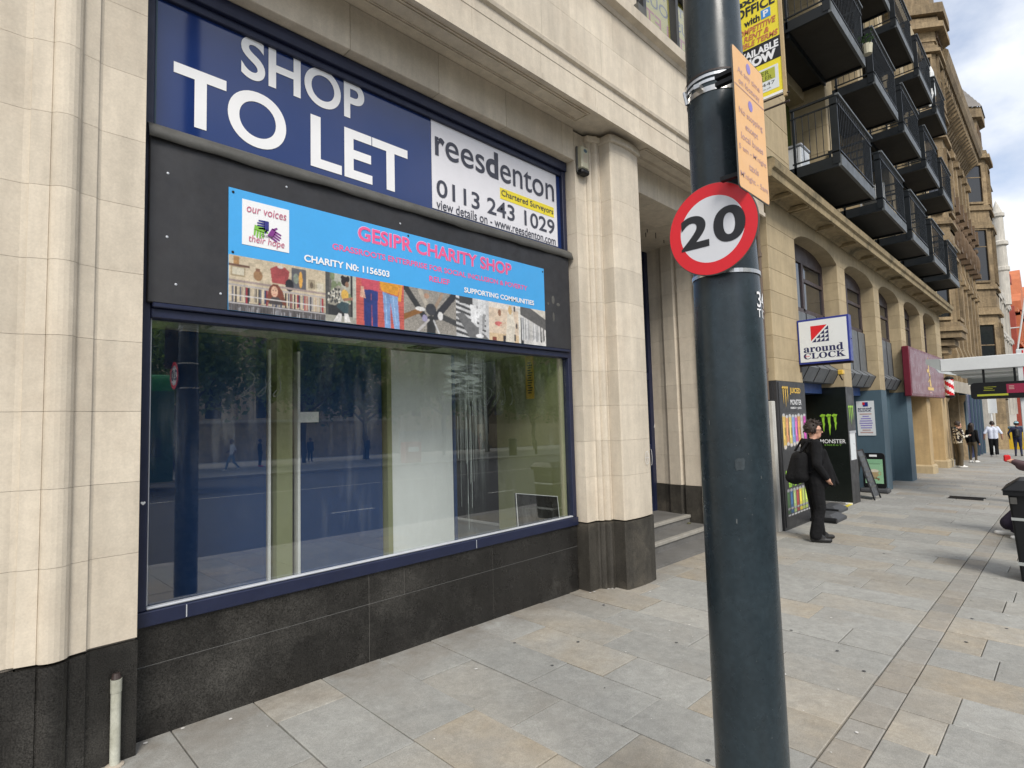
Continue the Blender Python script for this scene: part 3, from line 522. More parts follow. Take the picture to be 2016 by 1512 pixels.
# first-floor windows and the piers between them
UW = sub('upper_window', B1, (7.2, -0.3, 6.4))
box('pane', M['glass_clear'], UW, 5.62, 8.6, -0.285, -0.280, 6.40, 8.8); box('dark_room', M['room'], UW, 5.62, 8.6, -0.10, -0.05, 6.40, 8.8)
for x in (5.62, 6.02, 6.86, 7.72, 8.58): box('window_frame', M['door_dark'], UW, x-0.035, x+0.035, -0.345, -0.27, 6.39, 8.8)
for z in (6.39, 7.5): box('window_frame', M['door_dark'], UW, 5.6, 8.6, -0.34, -0.272, z, z+0.06)
box('stone_block', M['stone'], EN, 4.4, 5.56, -0.5, 0, 6.40, 9.2); box('window_ledge', M['lead'], UW, 5.50, 5.68, -0.56, -0.35, 6.40, 6.50)
for x0, lab in ((6.10, 1), (6.93, 0)):  # yellow sheets paint the banner's mirror image in the glass
    ps = thing('banner_reflection', 'mirror image of the yellow letting banner painted on a sheet inside the '+('left' if lab else 'right')+' upper window above the ledge', 'poster', (x0+.3, -0.29, 6.5), group='painted banner reflections in the upper windows')
    box('reflection_sheet', M['yellow_print'], ps, x0, x0+0.70, -0.262, -0.258, 6.44, 8.0)
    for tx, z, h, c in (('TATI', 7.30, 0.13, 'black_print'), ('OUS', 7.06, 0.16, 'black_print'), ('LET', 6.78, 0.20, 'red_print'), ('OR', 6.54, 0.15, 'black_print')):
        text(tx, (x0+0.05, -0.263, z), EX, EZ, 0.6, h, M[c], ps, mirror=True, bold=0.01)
# door recess: steps, door, ceiling
DR = sub('doorway', B1, (7.0, 0.6, 0))
box('doorway_ceiling', M['stone'], DR, 5.65, 8.4, 0.42, 1.24, ZT+0.01, ZT+0.12)
for k in range(6): obj('ceiling_fixing', MB().tube([(7.35+0.12*k+(0.3 if k > 2 else 0), 0.55+0.1*(k % 2), ZT+0.01), (7.35+0.12*k+(0.3 if k > 2 else 0), 0.55+0.1*(k % 2), ZT-0.04-0.02*(k % 3))], 0.006, 5), M['black_dull'], DR)
box('threshold_slab', M['step'], DR, 5.66, 8.25, -0.17, 0.20, -0.3, gz(6.8, 0)+0.035)
for (y0, z1) in ((0.20, 0.068), (0.575, 0.187)):
    box('step', M['step'], DR, 5.66, 8.50, y0, 1.3, -0.2, z1-0.045); box('step_nosing', M['step_edge'], DR, 5.66, 8.50, y0-0.02, y0+0.06, z1-0.045, z1, b=0.006)
    box('step_tread', M['step'], DR, 5.66, 8.50, y0+0.06, 1.3, z1-0.046, z1-0.002)
obj('litter_weed', MB().ball((8.16, 0.53, 0.075), (0.05, 0.03, 0.012), 7, 4), M['moss'], DR)
dr = sub('shop_door', DR, (7.0, 1.22, 0.19)) if False else DR
for a, b_ in ((5.66, 5.78), (8.28, 8.52), (6.9, 7.0)): box('door_frame', M['navy'], DR, a, b_, 1.19, 1.27, 0.187, 4.53)
for a, b_ in ((0.187, 0.42), (2.35, 2.47), (4.40, 4.53), (1.2, 1.28)): box('door_rail', M['navy'], DR, 5.66, 8.40, 1.20, 1.26, a, b_)
box('door_pane', M['winglass'], DR, 5.7, 8.4, 1.225, 1.235, 0.25, 4.5)
text('A', (8.36, 1.188, 1.55), EX, EZ, 0.07, 0.10, M['white_print'], DR)
box('core_wall', M['joint'], B1, 5.6, 9.2, 1.28, 1.5, -0.2, 5.0); box('core_wall', M['joint'], B1, 8.40, 9.02, 0.0, 1.3, 0, 4.86)
# shop window
SW = sub('shop_window', B1, (2.76, 0, ZB))
def fr(x0, x1, z0, z1, y0=-0.012, y1=0.075, m_='navy', nm='frame_member'): return box(nm, M[m_], SW, x0, x1, y0, y1, z0, z1, b=0.005)
fr(XL, XR, ZB, 0.692, -0.03); fr(XL, 0.832, 0.692, 4.43); fr(4.678, XR, 0.692, 4.43); fr(XL, XR, 4.43, ZT, -0.035)
fr(0.832, 4.678, 2.372, 2.43, -0.02); fr(0.832, 4.678, 2.43, 2.458, -0.048); fr(0.832, 4.678, 4.375, 4.43, 0.0, 0.07)
fr(0.834, 4.676, 0.694, 0.709, -0.012, 0.03, 'silver', 'glazing_bead'); fr(0.834, 0.843, 0.71, 2.405, 0.012, 0.03, 'silver', 'glazing_bead')
fr(1.03, 1.034, ZB+0.004, 0.688, -0.0325, -0.02, 'silver', 'frame_joint'); fr(3.3, 3.304, ZB+0.004, 0.688, -0.0325, -0.02, 'silver', 'frame_joint')
box('pane', M['glass_shop'], SW, 0.834, 4.676, 0.036, 0.044, 0.70, 2.40)
# whitewash smear and drips on the inside of the pane, scratched scrawl on its face
rs = random.Random(3); wb = MB()
def ribbon(mb, pts, w, y):
    for (a, b_) in zip(pts[:-1], pts[1:]):
        d = Vector((b_[0]-a[0], 0, b_[1]-a[1])); n = Vector((d.z, 0, -d.x)).normalized()*w/2
        mb.quad((a[0]-n.x, y, a[1]-n.z), (b_[0]-n.x, y, b_[1]-n.z), (b_[0]+n.x, y, b_[1]+n.z), (a[0]+n.x, y, a[1]+n.z))
for k in range(11):
    x = 2.95+rs.betavariate(3, 1.4)*0.52; z0 = rs.uniform(1.75, 2.2); z1 = rs.uniform(0.72, 1.5); pts = [(x+rs.uniform(-.003, .003), z0+(z1-z0)*t/6) for t in range(7)]; ribbon(wb, pts, rs.uniform(0.002, 0.005), 0.050)
tag(obj('whitewash_drips', wb, flat('thin_whitewash', (0.45, 0.50, 0.48), 0.8), SW), kind='stuff')
wm = bpy.data.materials.new('smeared_whitewash'); wm.use_nodes = True; t_ = wm.node_tree; N_ = t_.nodes; K_ = t_.links.new
N_['Principled BSDF'].inputs['Base Color'].default_value = (0.5, 0.55, 0.53, 1); N_['Principled BSDF'].inputs['Roughness'].default_value = 0.9
g_ = N_.new('ShaderNodeNewGeometry'); mp1 = N_.new('ShaderNodeMapping'); mp1.inputs['Scale'].default_value = (38, 1, 0.9); n1 = N_.new('ShaderNodeTexNoise'); n1.inputs['Scale'].default_value = 1.0; n1.inputs['Detail'].default_value = 5
mp2 = N_.new('ShaderNodeMapping'); mp2.inputs['Rotation'].default_value = (0, 0.7, 0); mp2.inputs['Scale'].default_value = (5, 1, 30); n2 = N_.new('ShaderNodeTexNoise'); n2.inputs['Scale'].default_value = 1.0; n2.inputs['Detail'].default_value = 4
sx = N_.new('ShaderNodeSeparateXYZ'); K_(g_.outputs['Position'], sx.inputs[0]); K_(g_.outputs['Position'], mp1.inputs[0]); K_(mp1.outputs[0], n1.inputs['Vector']); K_(g_.outputs['Position'], mp2.inputs[0]); K_(mp2.outputs[0], n2.inputs['Vector'])
def mr(src, a, b_, lo=0.0, hi=1.0):
    r_ = N_.new('ShaderNodeMapRange'); r_.interpolation_type = 'SMOOTHSTEP'
    for i, q in enumerate((a, b_, lo, hi)): r_.inputs[1+i].default_value = q
    K_(src, r_.inputs[0]); return r_.outputs[0]
def mm_(op, a, b_):
    q = N_.new('ShaderNodeMath'); q.operation = op; q.use_clamp = True; K_(a, q.inputs[0])
    if isinstance(b_, float): q.inputs[1].default_value = b_
    else: K_(b_, q.inputs[1])
    return q.outputs[0]
X_, Z_ = sx.outputs[0], sx.outputs[2]
body_ = mm_('MULTIPLY', mm_('MULTIPLY', mr(X_, 3.02, 3.42), mr(X_, 3.50, 3.56, 1, 0)), mr(n1.outputs['Fac'], .40, .72)); body_ = mm_('MULTIPLY', body_, mr(Z_, 0.9, 1.9, .12, .5))
brush = mm_('MULTIPLY', mm_('MULTIPLY', mr(X_, 2.98, 3.14), mr(X_, 3.40, 3.54, 1, 0)), mm_('MULTIPLY', mm_('MULTIPLY', mr(Z_, 1.86, 2.0), mr(Z_, 2.22, 2.34, 1, 0)), mr(n2.outputs['Fac'], .36, .60)))
al = mm_('MAXIMUM', body_, mm_('MULTIPLY', brush, .5)); tr_ = N_.new('ShaderNodeBsdfTransparent'); ms_ = N_.new('ShaderNodeMixShader'); K_(al, ms_.inputs[0]); K_(tr_.outputs[0], ms_.inputs[1]); K_(N_['Principled BSDF'].outputs[0], ms_.inputs[2]); K_(ms_.outputs[0], N_['Material Output'].inputs['Surface'])
obj('whitewash_smear', MB().quad((2.8, 0.0475, 0.71), (3.7, 0.0475, 0.71), (3.7, 0.0475, 2.36), (2.8, 0.0475, 2.36)), wm, SW)
sb = MB()
for (cx, cz, n) in ((1.40, 2.0, 3), (3.55, 1.95, 4)):
    for j in range(n):
        x = cx+0.10*j; pts = [(x+0.05*math.sin(2.1*t+j*1.7)*(0.6+0.4*math.sin(j+t)), cz+0.08*math.cos(1.3*t+j)) for t in np.linspace(0, 3.2, 9)]; ribbon(sb, pts, 0.003, 0.034)
tag(obj('scratched_scrawl', sb, flat('etched_scratch', (0.05, 0.06, 0.06), 0.6), SW), kind='stuff')
# display space behind the glass
DS = sub('display_space', B1, (2.76, 0.6, 0.5))
box('ceiling', M['ceil'], DS, 0.7, 4.75, 0.08, 4.5, 2.46, 2.52); box('floor', M['floor'], DS, 0.7, 4.75, 0.07, 4.5, 0.38, 0.46)
box('side_wall', M['olive'], DS, 4.62, 4.70, 0.07, 1.06, 0.46, 2.46); box('side_wall', M['navy_panel'], DS, 0.70, 0.78, 0.07, 4.5, 0.46, 2.46)
box('room_wall', M['room'], DS, 0.7, 5.6, 4.5, 4.6, 0.3, 2.6); box('room_wall', M['room'], DS, 5.5, 5.6, 1.06, 4.5, 0.3, 2.6); box('room_wall', M['room'], DS, 4.70, 5.5, 1.0, 1.06, 0.3, 2.6)
box('partition_panel', M['navy_panel'], DS, 0.79, 1.86, 0.90, 0.96, 0.46, 2.455); box('edge_strip', M['white_print'], DS, 1.872, 1.892, 0.885, 0.96, 0.46, 2.36)
box('post', M['olive'], DS, 1.93, 2.06, 0.86, 1.02, 0.46, 2.455); box('edge_strip', M['white_print'], DS, 2.118, 2.140, 0.885, 0.96, 0.46, 2.36)
box('partition_panel', M['navy_panel'], DS, 2.145, 2.95, 0.90, 0.96, 0.46, 2.455); box('post', M['olive'], DS, 2.985, 3.035, 0.86, 1.0, 0.46, 2.455)
box('partition_panel', M['whiteboard'], DS, 3.04, 3.80, 0.885, 0.95, 0.46, 2.44); box('partition_panel', M['navy_panel'], DS, 3.805, 3.845, 0.88, 0.99, 0.46, 2.44)
for x, y in ((1.45, 0.55), (2.45, 0.6)): box('ceiling_light', M['lamp_off'], DS, x-0.12, x+0.12, y-0.12, y+0.12, 2.445, 2.4595)
box('ceiling_vent', M['black_dull'], DS, 3.15, 3.4, 0.50, 0.75, 2.448, 2.4598)
box('notice', M['white_print'], DS, 2.12, 2.30, 0.872, 0.876, 1.75, 1.84)
lb = thing('leaning_board', 'small dark board leaning in the right corner of the shop window', 'board', (4.3, 0.15, 0.69)); obj('board_sheet', MB().add([(4.03, 0.16, 0.46), (4.60, 0.10, 0.46), (4.60, 0.14, 0.905), (4.06, 0.22, 0.99), (4.03, 0.18, 0.46), (4.60, 0.12, 0.46), (4.60, 0.16, 0.905), (4.06, 0.24, 0.99)], [(0, 1, 2, 3), (7, 6, 5, 4), (3, 2, 6, 7), (0, 3, 7, 4), (1, 5, 6, 2)]), M['granite'], lb)
obj('board_edge', MB().tube([(4.03, 0.158, 0.46), (4.06, 0.218, 0.99), (4.60, 0.138, 0.905), (4.605, 0.10, 0.46)], 0.005, 5), M['white_print'], lb)
nt_ = thing('orange_notice', 'tall narrow orange notice fixed to the olive wall inside the shop window', 'notice', (4.615, 0.5, 2.2)); box('notice_sheet', M['gold'], nt_, 4.612, 4.618, 0.44, 0.56, 1.96, 2.44)
mb = MB()
for k in range(13): mb.box(4.6095, 4.6118, 0.475-0.01*(k % 3), 0.525+0.008*(k % 2), 2.02+0.028*k, 2.034+0.028*k)
obj('faded_print', mb, M['rust'], nt_)
# dark board, lead flashing and signs above the glass
obj('board', MB().box(0.806, 4.70, -0.045, 0.03, 2.458, 3.47, b=0.004), M['blackboard'], SW)
mb = MB(); n = 90; top = []; low = []; mid = []
for k in range(n+1):
    x = 0.795+k*(4.745-0.795)/n; wv = 0.003*math.sin(x*3.1+1)+0.003*math.sin(x*7.3)+0.002*math.sin(x*17)+(0.02 if 3.0 < x < 3.02 else 0)
    top.append((x, -0.015, 3.548)); mid.append((x, -0.058-0.003*math.sin(x*5), 3.518)); low.append((x, -0.072-0.005*math.sin(x*6.3+2)-0.005*math.sin(x*11), 3.443+wv))
v = top+mid+low+[(p[0], p[1]+0.012, p[2]) for p in low]
for r in range(3): 
    for k in range(n): mb.f.append((r*(n+1)+k, r*(n+1)+k+1, (r+1)*(n+1)+k+1, (r+1)*(n+1)+k))
mb.v = v; mb.mi = [0]*len(mb.f); obj('lead_flashing', mb, M['lead'], SW, smooth=True)
sc = MB()
for (x, z) in ((0.9, 3.25), (0.9, 2.86), (1.62, 3.37), (2.55, 3.33), (0.95, 2.58), (1.2, 2.56), (1.38, 2.55)): sc.ball((x, -0.046, z), (0.008, 0.003, 0.008), 8, 4)
obj('screw', sc, M['silver'], SW)
mb = MB()
for (x, z, w_, h) in ((4.42, 2.98, 0.05, 0.09), (4.34, 2.93, 0.03, 0.03), (4.50, 2.94, 0.06, 0.035), (4.42, 2.80, 0.035, 0.10)): mb.ball((x, -0.046, z-0.02), (w_/2, 0.002, h/2), 9, 5)
obj('filler_patch', mb, M['lead'], SW)
TL = thing('letting_sign', 'navy and white SHOP TO LET sign filling the transom over the shop window', 'sign', (2.76, 0.02, 3.5))
box('sign_panel', M['navy_sign'], TL, 0.832, 4.678, 0.030, 0.045, 3.50, 4.376)
box('panel_edge', M['teal'], TL, 0.834, 0.848, 0.022, 0.030, 3.53, 4.372)
Y0 = 0.029
text('SHOP', (1.34, Y0, 4.088), EX, EZ, 0.935, 0.302, M['white_print'], TL, bold=0.022, split=True)
text('TO', (0.94, Y0, 3.62), EX, EZ, 0.708, 0.392, M['white_print'], TL, bold=0.022, split=True)
text('LET', (1.829, Y0, 3.615), EX, EZ, 0.851, 0.392, M['white_print'], TL, bold=0.022, split=True)
box('agent_panel', M['panel_white'], TL, 2.932, 4.612, 0.024, 0.0285, 3.58, 4.376)
Y1 = 0.023
text('r', (2.968, Y1, 4.068), EX, EZ, 0.108, 0.172, M['grey_print'], TL, bold=0.03, split=True)
text('ees', (3.085, Y1, 4.064), EX, EZ, 0.475, 0.178, M['grey_print'], TL, bold=0.005, split=True); text('d', (3.575, Y1, 4.064), EX, EZ, 0.165, 0.266, M['grey_print'], TL, bold=0.03, split=True)
text('enton', (3.765, Y1, 4.062), EX, EZ, 0.807, 0.215, M['grey_print'], TL, bold=0.004, split=True)
text('0113 243 1029', (2.977, Y1, 3.695), EX, EZ, 1.586, 0.160, M['grey_print'], TL, bold=0.012, split=True)
box('yellow_strip', M['yellow_print'], TL, 3.757, 4.560, 0.0215, 0.0238, 3.885, 3.996); text('Chartered Surveyors', (3.772, 0.0212, 3.900), EX, EZ, 0.775, 0.078, M['grey_print'], TL, bold=0.006)
text('view details on - www.reesdenton.com', (2.973, Y1, 3.585), EX, EZ, 1.598, 0.088, M['grey_print'], TL, bold=0.006)
# charity banner
CB = thing('charity_banner', 'sky blue charity shop banner with a strip of photos along its foot', 'banner', (2.76, -0.05, 2.46))
box('banner_sheet', M['cyan'], CB, 1.242, 4.280, -0.052, -0.0465, 2.462, 3.262)
YB = -0.053
box('logo_card', M['white_print'], CB, 1.324, 1.634, -0.0545, -0.0522, 2.904, 3.206); YL = -0.0552
text('our voices', (1.351, YL, 3.125), EX, EZ, 0.262, 0.052, M['crimson'], CB, shear=0.15); text('their hope', (1.364, YL, 2.915), EX, EZ, 0.236, 0.062, M['crimson'], CB, shear=0.15); text('GESIPR', (1.445, YL, 2.979), EX, EZ, 0.075, 0.016, M['lead'], CB)
def hand(ox, oz, s, a, col):
    c, s_ = math.cos(a), math.sin(a); P = [(0, -.5), (0, .5), (.4, .5)]; q = [[(0, -.45), (.45, -.45), (.5, .45), (0, .5)]]
    for k in range(4): q.append([(.42, -.45+.24*k), (1.0+.12*(k in (1, 2)), -.42+.26*k), (1.0+.12*(k in (1, 2)), -.28+.26*k), (.42, -.25+.24*k)])
    q.append([(.05, .4), (.3, .4), (.45, .78), (.30, .82)])
    poly2([[(ox+s*(u*c-v*s_), oz+s*(u*s_+v*c)) for u, v in pl] for pl in q], (0, YL, 0), EX, EZ, M[col], CB, 'emblem_hand', 0.0015)
hand(1.495, 3.06, 0.068, math.pi, 'indigo'); hand(1.50, 3.02, 0.072, -0.5, 'purple'); hand(1.435, 3.045, 0.072, -2.2+0.5, 'leafgreen')
for c, yy, e in (('pink_edge', YB, 0.004), ('pink', YB-0.0016, 0.0)):
    text('GESIPR CHARITY SHOP', (2.164-e, yy, 3.112-e), EX, EZ, 1.642+2*e, 0.112+2*e, M[c], CB, bold=0.035 if e else 0.022, off=0.0005)
text('GRASSROOTS ENTERPRISE FOR SOCIAL INCLUSION & POVERTY', (1.954, YB, 2.997), EX, EZ, 2.069, 0.046, M['pink'], CB, bold=0.02, off=0.0005)
text('RELIEF', (2.825, YB, 2.901), EX, EZ, 0.218, 0.046, M['pink'], CB, bold=0.02, off=0.0005)
text('CHARITY N0: 1156503', (1.74, YB, 2.866), EX, EZ, 0.695, 0.052, M['white_print'], CB, bold=0.03); text('SUPPORTING COMMUNITIES', (3.204, YB, 2.860), EX, EZ, 0.91, 0.048, M['white_print'], CB, bold=0.03)
sc = MB()
for (x, z) in ((1.268, 3.235), (4.262, 3.228), (2.62, 3.243), (1.268, 2.84)): sc.ball((x, -0.054, z), (0.009, 0.004, 0.009), 8, 4)
obj('banner_screw', sc, M['black_dull'], CB)
zt = 2.822; zb = 2.463; hh = zt-zb
def photo(p, x0, x1): p.soften(0.28).noise(0.10).make('photo', (x0, -0.0535, zb), EX, EZ, x1-x0, hh, CB, off=0.001)
# clothes rail in a charity shop
p = Pic(190, 100, (0.50, 0.42, 0.30)); p.rect(0, 0, 1, .16, (.10, .09, .09)); r = random.Random(5)
p.rect(0, .80, .2, .84, (.13, .07, .05)).rect(.02, .62, .16, .8, (.30, .24, .15)).rect(.035, .65, .145, .78, (.5, .46, .36)).rect(.05, .84, .1, .98, (.36, .2, .08))
p.ell(.28, .69, .045, .1, (.28, .16, .08)).rect(.26, .76, .30, .82, (.2, .1, .06)).poly([(.42, .60), (.40, .86), (.46, .93), (.55, .93), (.60, .86), (.58, .60)], (.30, .06, .06)).ell(.505, .92, .03, .03, (.5, .45, .4))
p.rect(.62, .56, .78, .95, (.10, .10, .11)).ell(.72, .74, .02, .16, (.6, .32, .07)).ell(.67, .75, .03, .1, (.22, .25, .2)).ell(.60, .60, .045, .12, (.02, .02, .025)).rect(.80, .60, .88, .78, (.3, .25, .17)).ell(.84, .67, .02, .06, (.12, .09, .06)).rect(.89, .55, .99, .76, (.45, .40, .28)).rect(.905, .58, .975, .73, (.55, .5, .4))
p.rect(0, .52, 1, .565, (.30, .24, .22)).rect(0, .45, 1, .48, (.36, .33, .32))
for k in range(70):
    x = r.random()*.98; w = r.uniform(.006, .018); z = r.uniform(.12, .2); p.rect(x, z, x+w, .44, r.choice(((.02, .02, .03), (.03, .03, .05), (.28, .03, .04), (.3, .15, .14), (.12, .12, .14), (.35, .32, .3), (.02, .02, .02), (.05, .06, .12))))
p.poly([(.36, .22), (.39, .50), (.43, .58), (.48, .58), (.53, .46), (.57, .2)], (.16, .05, .03)).ell(.445, .44, .035, .10, (.58, .36, .25)).poly([(.38, .2), (.42, .34), (.49, .34), (.54, .2)], (.06, .05, .05)).ell(.43, .46, .006, .012, (.08, .04, .03)).ell(.458, .46, .006, .012, (.08, .04, .03)).ell(.445, .385, .012, .010, (.4, .1, .09))
p.rect(0, .27, 1, .292, (.55, .52, .50)).rect(0, .135, 1, .15, (.42, .4, .4))
for k in range(90): x = r.random(); p.rect(x, 0.0, x+.005, r.uniform(.05, .13), r.choice(((.4, .4, .42), (.04, .04, .04), (.2, .2, .22))))
photo(p, 1.243, 1.898)
p = Pic(72, 100, (.07, .07, .065)); p.rect(.18, .4, .82, 1, (.38, .38, .32)).rect(.88, 0, 1, 1, (.42, .42, .36)).rect(.80, .1, .87, 1, (.03, .03, .03)).rect(.12, .45, .2, 1, (.12, .11, .1)).rect(0, 0, 1, .14, (.3, .29, .25)).rect(0.1, .14, .6, .34, (.03, .03, .032))
for k in range(10): p.ell(r.uniform(.2, .8), r.uniform(.5, .95), .07, .1, (.18, .22, .12))
p.ell(.62, .86, .12, .10, (.02, .015, .015)).ell(.55, .93, .06, .05, (.02, .015, .015)).ell(.72, .92, .06, .06, (.02, .015, .015)).ell(.69, .80, .06, .06, (.25, .14, .09)).poly([(.08, .36), (.1, .58), (.4, .76), (.62, .72), (.5, .45), (.3, .34)], (.30, .28, .23))
for k in range(40): p.ell(r.uniform(.1, .48), r.uniform(.4, .68), .03, .025, r.choice(((.05, .05, .05), (.6, .58, .5), (.05, .05, .05))))
p.ell(.62, .58, .12, .11, (.62, .38, .08)).line(.6, .48, .85, .52, .03, (.28, .15, .1)).poly([(.35, .32), (.5, .44), (.75, .42), (.72, .22), (.6, .2)], (.04, .07, .08)).poly([(.25, .02), (.42, .2), (.52, .18), (.5, .02)], (.62, .6, .58)).poly([(.6, .02), (.6, .2), (.72, .2), (.8, .03)], (.64, .62, .6))
photo(p, 1.898, 2.143)
p = Pic(104, 90, (.48, .10, .08))
for k in range(16): p.rect(0, k/16, 1, k/16+.008, (.30, .06, .05))
p.poly([(.12, .78), (.1, 1), (.46, 1), (.46, .76)], (.46, .07, .10)).poly([(.5, .82), (.48, 1), (.92, 1), (.86, .74), (.56, .78)], (.62, .28, .03)).poly([(.16, 0), (.15, .76), (.30, .78), (.31, 0)], (.02, .035, .15)).poly([(.33, 0), (.30, .78), (.44, .76), (.43, 0)], (.025, .04, .18)).poly([(.58, 0), (.54, .78), (.70, .74), (.70, 0)], (.16, .28, .5)).poly([(.78, 0), (.68, .74), (.86, .72), (.90, 0)], (.20, .33, .56)).poly([(.08, .6), (.1, .82), (.15, .82), (.19, .58)], (.6, .36, .26)).poly([(.86, .62), (.92, 1), (.97, 1), (.93, .62)], (.6, .28, .05)).line(.62, .1, .60, .7, .012, (.30, .45, .64)).line(.82, .1, .76, .7, .012, (.32, .46, .66))
photo(p, 2.143, 2.567)
p = Pic(110, 80, (.26, .24, .21)); p.noise(.35)
for (x0, y0, x1, y1, w, c) in ((.05, .95, .38, .35, .07, (.03, .03, .03)), (.95, .95, .6, .4, .08, (.03, .03, .035)), (0, .3, .3, .5, .06, (.22, .10, .03)), (.5, 0, .5, .3, .11, (.03, .03, .03)), (.3, .95, .45, .55, .05, (.4, .36, .3)), (.72, .95, .58, .6, .04, (.3, .22, .16)), (1, .3, .7, .42, .07, (.05, .05, .05)), (.25, .02, .45, .3, .03, (.45, .43, .42))): p.line(x0, y0, x1, y1, w, c)
p.ell(.30, .53, .09, .05, (.66, .65, .63)).ell(.68, .43, .05, .10, (.64, .63, .62)).ell(.5, .55, .1, .14, (.04, .04, .045)).ell(.42, .85, .05, .06, (.40, .24, .16)).ell(.38, .33, .05, .08, (.3, .28, .42)).line(.55, .3, .65, .02, .02, (.5, .5, .5))
photo(p, 2.567, 3.106)
p = Pic(76, 80, (.55, .55, .55)); 
for k in range(7): p.poly([(0, .95-k*.13), (.9, .75-k*.13), (.9, .70-k*.13), (0, .88-k*.13)], (.06, .06, .06))
p.poly([(0, .55), (.2, .6), (1, 0), (.4, 0)], (.14, .14, .14)).rect(.1, .82, .5, 1, (.05, .05, .05)).poly([(.45, .4), (.42, .82), (.62, .82), (.62, .36)], (.72, .72, .72)).poly([(.62, .5), (.66, 1), (.9, 1), (.88, .5)], (.66, .66, .66)).line(.74, .55, .72, .1, .05, (.45, .45, .45)).line(.84, .6, .80, .28, .04, (.3, .3, .3)).ell(.70, .07, .12, .05, (.74, .74, .74))
photo(p, 3.106, 3.495)
p = Pic(80, 80, (.62, .50, .38)); p.rect(0, .85, 1, 1, (.68, .62, .55)).rect(0, 0, 1, .2, (.60, .45, .28)).rect(.1, 0, .22, .1, (.2, .05, .03)).rect(.42, 0, .56, .16, (.04, .03, .03)).poly([(.5, 0), (.58, .8), (.72, .9), (.82, .5), (.78, 0)], (.66, .60, .50)).ell(.66, .85, .06, .12, (.50, .34, .16)).ell(.3, .45, .12, .06, (.55, .14, .13)).ell(.33, .74, .05, .09, (.25, .12, .07)).line(.5, .5, .35, .42, .02, (.6, .42, .3)).ell(.86, .45, .03, .08, (.1, .08, .07)).rect(.92, 0, 1, 1, (.68, .66, .6)).ell(.80, .13, .03, .1, (.05, .05, .05)).ell(.80, .9, .03, .08, (.06, .05, .05))
photo(p, 3.495, 3.914)
p = Pic(70, 80, (.60, .58, .55)); p.poly([(0, 1), (0, .78), (1, .45), (1, .85), (.5, 1)], (.10, .095, .09)).poly([(.4, 1), (1, .75), (1, 1)], (.62, .58, .5)).rect(0, 0, .12, .7, (.03, .03, .03))
for k in range(15): x = .05+k*.06; t = .74-.28*x; p.poly([(x, t), (x+.03, t), (x+.055, .08+.1*abs(math.sin(k*2.1))), (x, .10)], r.choice(((.03, .03, .03), (.6, .6, .6), (.35, .35, .35), (.05, .05, .05), (.45, .44, .42))))
photo(p, 3.914, 4.279)
AB = thing('alarm_box', 'weathered cream alarm box with a black foot on the right pilaster', 'alarm box', (4.85, -0.15, 4.4))
obj('alarm_cover', MB().box(4.78, 4.905, -0.215, -0.13, 4.435, 4.685, b=0.012), M['alarm'], AB); obj('alarm_back', MB().box(4.770, 4.915, -0.16, -0.131, 4.395, 4.695, b=0.01), M['lead'], AB)
obj('strobe_light', MB().box(4.775, 4.91, -0.222, -0.13, 4.375, 4.434, b=0.016), M['black_plastic'], AB)
obj('alarm_emblem', MB().prism([(4.845+0.03*math.cos(t), 4.635+0.02*math.sin(t)) for t in np.linspace(0, 6.28, 17)[:-1]], -0.2165, -0.2152, axis='y'), M['teal'], AB)
for k in range(4): box('alarm_print', M['mauve'], AB, 4.81, 4.88-0.01*(k % 2), -0.2165, -0.2152, 4.585-0.025*k, 4.590-0.025*k)
WP = thing('cut_pipe', 'short capped off-white pipe standing against the left granite plinth', 'pipe', (0.665, -0.17, 0))
obj('pipe_tube', MB().tube([(0.668, -0.172, -0.05), (0.668, -0.172, 0.36)], 0.0235, 16), M['galv'], WP, autosmooth=40); obj('pipe_collar', MB().tube([(0.668, -0.172, 0.36), (0.668, -0.172, 0.425)], 0.026, 16), M['galv'], WP, autosmooth=40)
obj('pipe_clip', MB().tube([(0.668, -0.172, 0.425), (0.668, -0.168, 0.452)], [0.024, 0.017], 14), M['rust'], WP)
obj('mortar_bed', MB().ball((0.668, -0.172, gz(.67, -.17)+0.002), (0.045, 0.045, 0.012), 12, 5), M['joint'], WP)
gf = MB()
for (cx, cz, s) in ((5.52, 1.27, 0.05),):
    ribbon(gf, [(cx+s*math.cos(t)*.8, cz+s*1.4*math.sin(t)) for t in np.linspace(0, 6.3, 16)], 0.008, -0.405); ribbon(gf, [(cx, cz-s), (cx, cz+s)], 0.008, -0.405); ribbon(gf, [(cx-s*.6, cz), (cx+s*.6, cz)], 0.008, -0.405); ribbon(gf, [(cx+.085+.02*math.cos(t), cz+.09*math.sin(t)) for t in np.linspace(-1.5, 1.5, 7)], 0.007, -0.404)
obj('chalk_scrawl', gf, M['litter'], RP)
hb = MB(); hb.add([(0.808+0.012*(16*math.sin(t)**3)/16, -0.0135, 1.30+0.012*(13*math.cos(t)-5*math.cos(2*t)-2*math.cos(3*t)-math.cos(4*t))/16) for t in np.linspace(0, 6.28, 20)[:-1]], [tuple(range(19))])
tag(obj('heart_sticker', hb, M['white_print']), 'tiny white heart sticker on the left edge of the navy window frame', 'sticker')
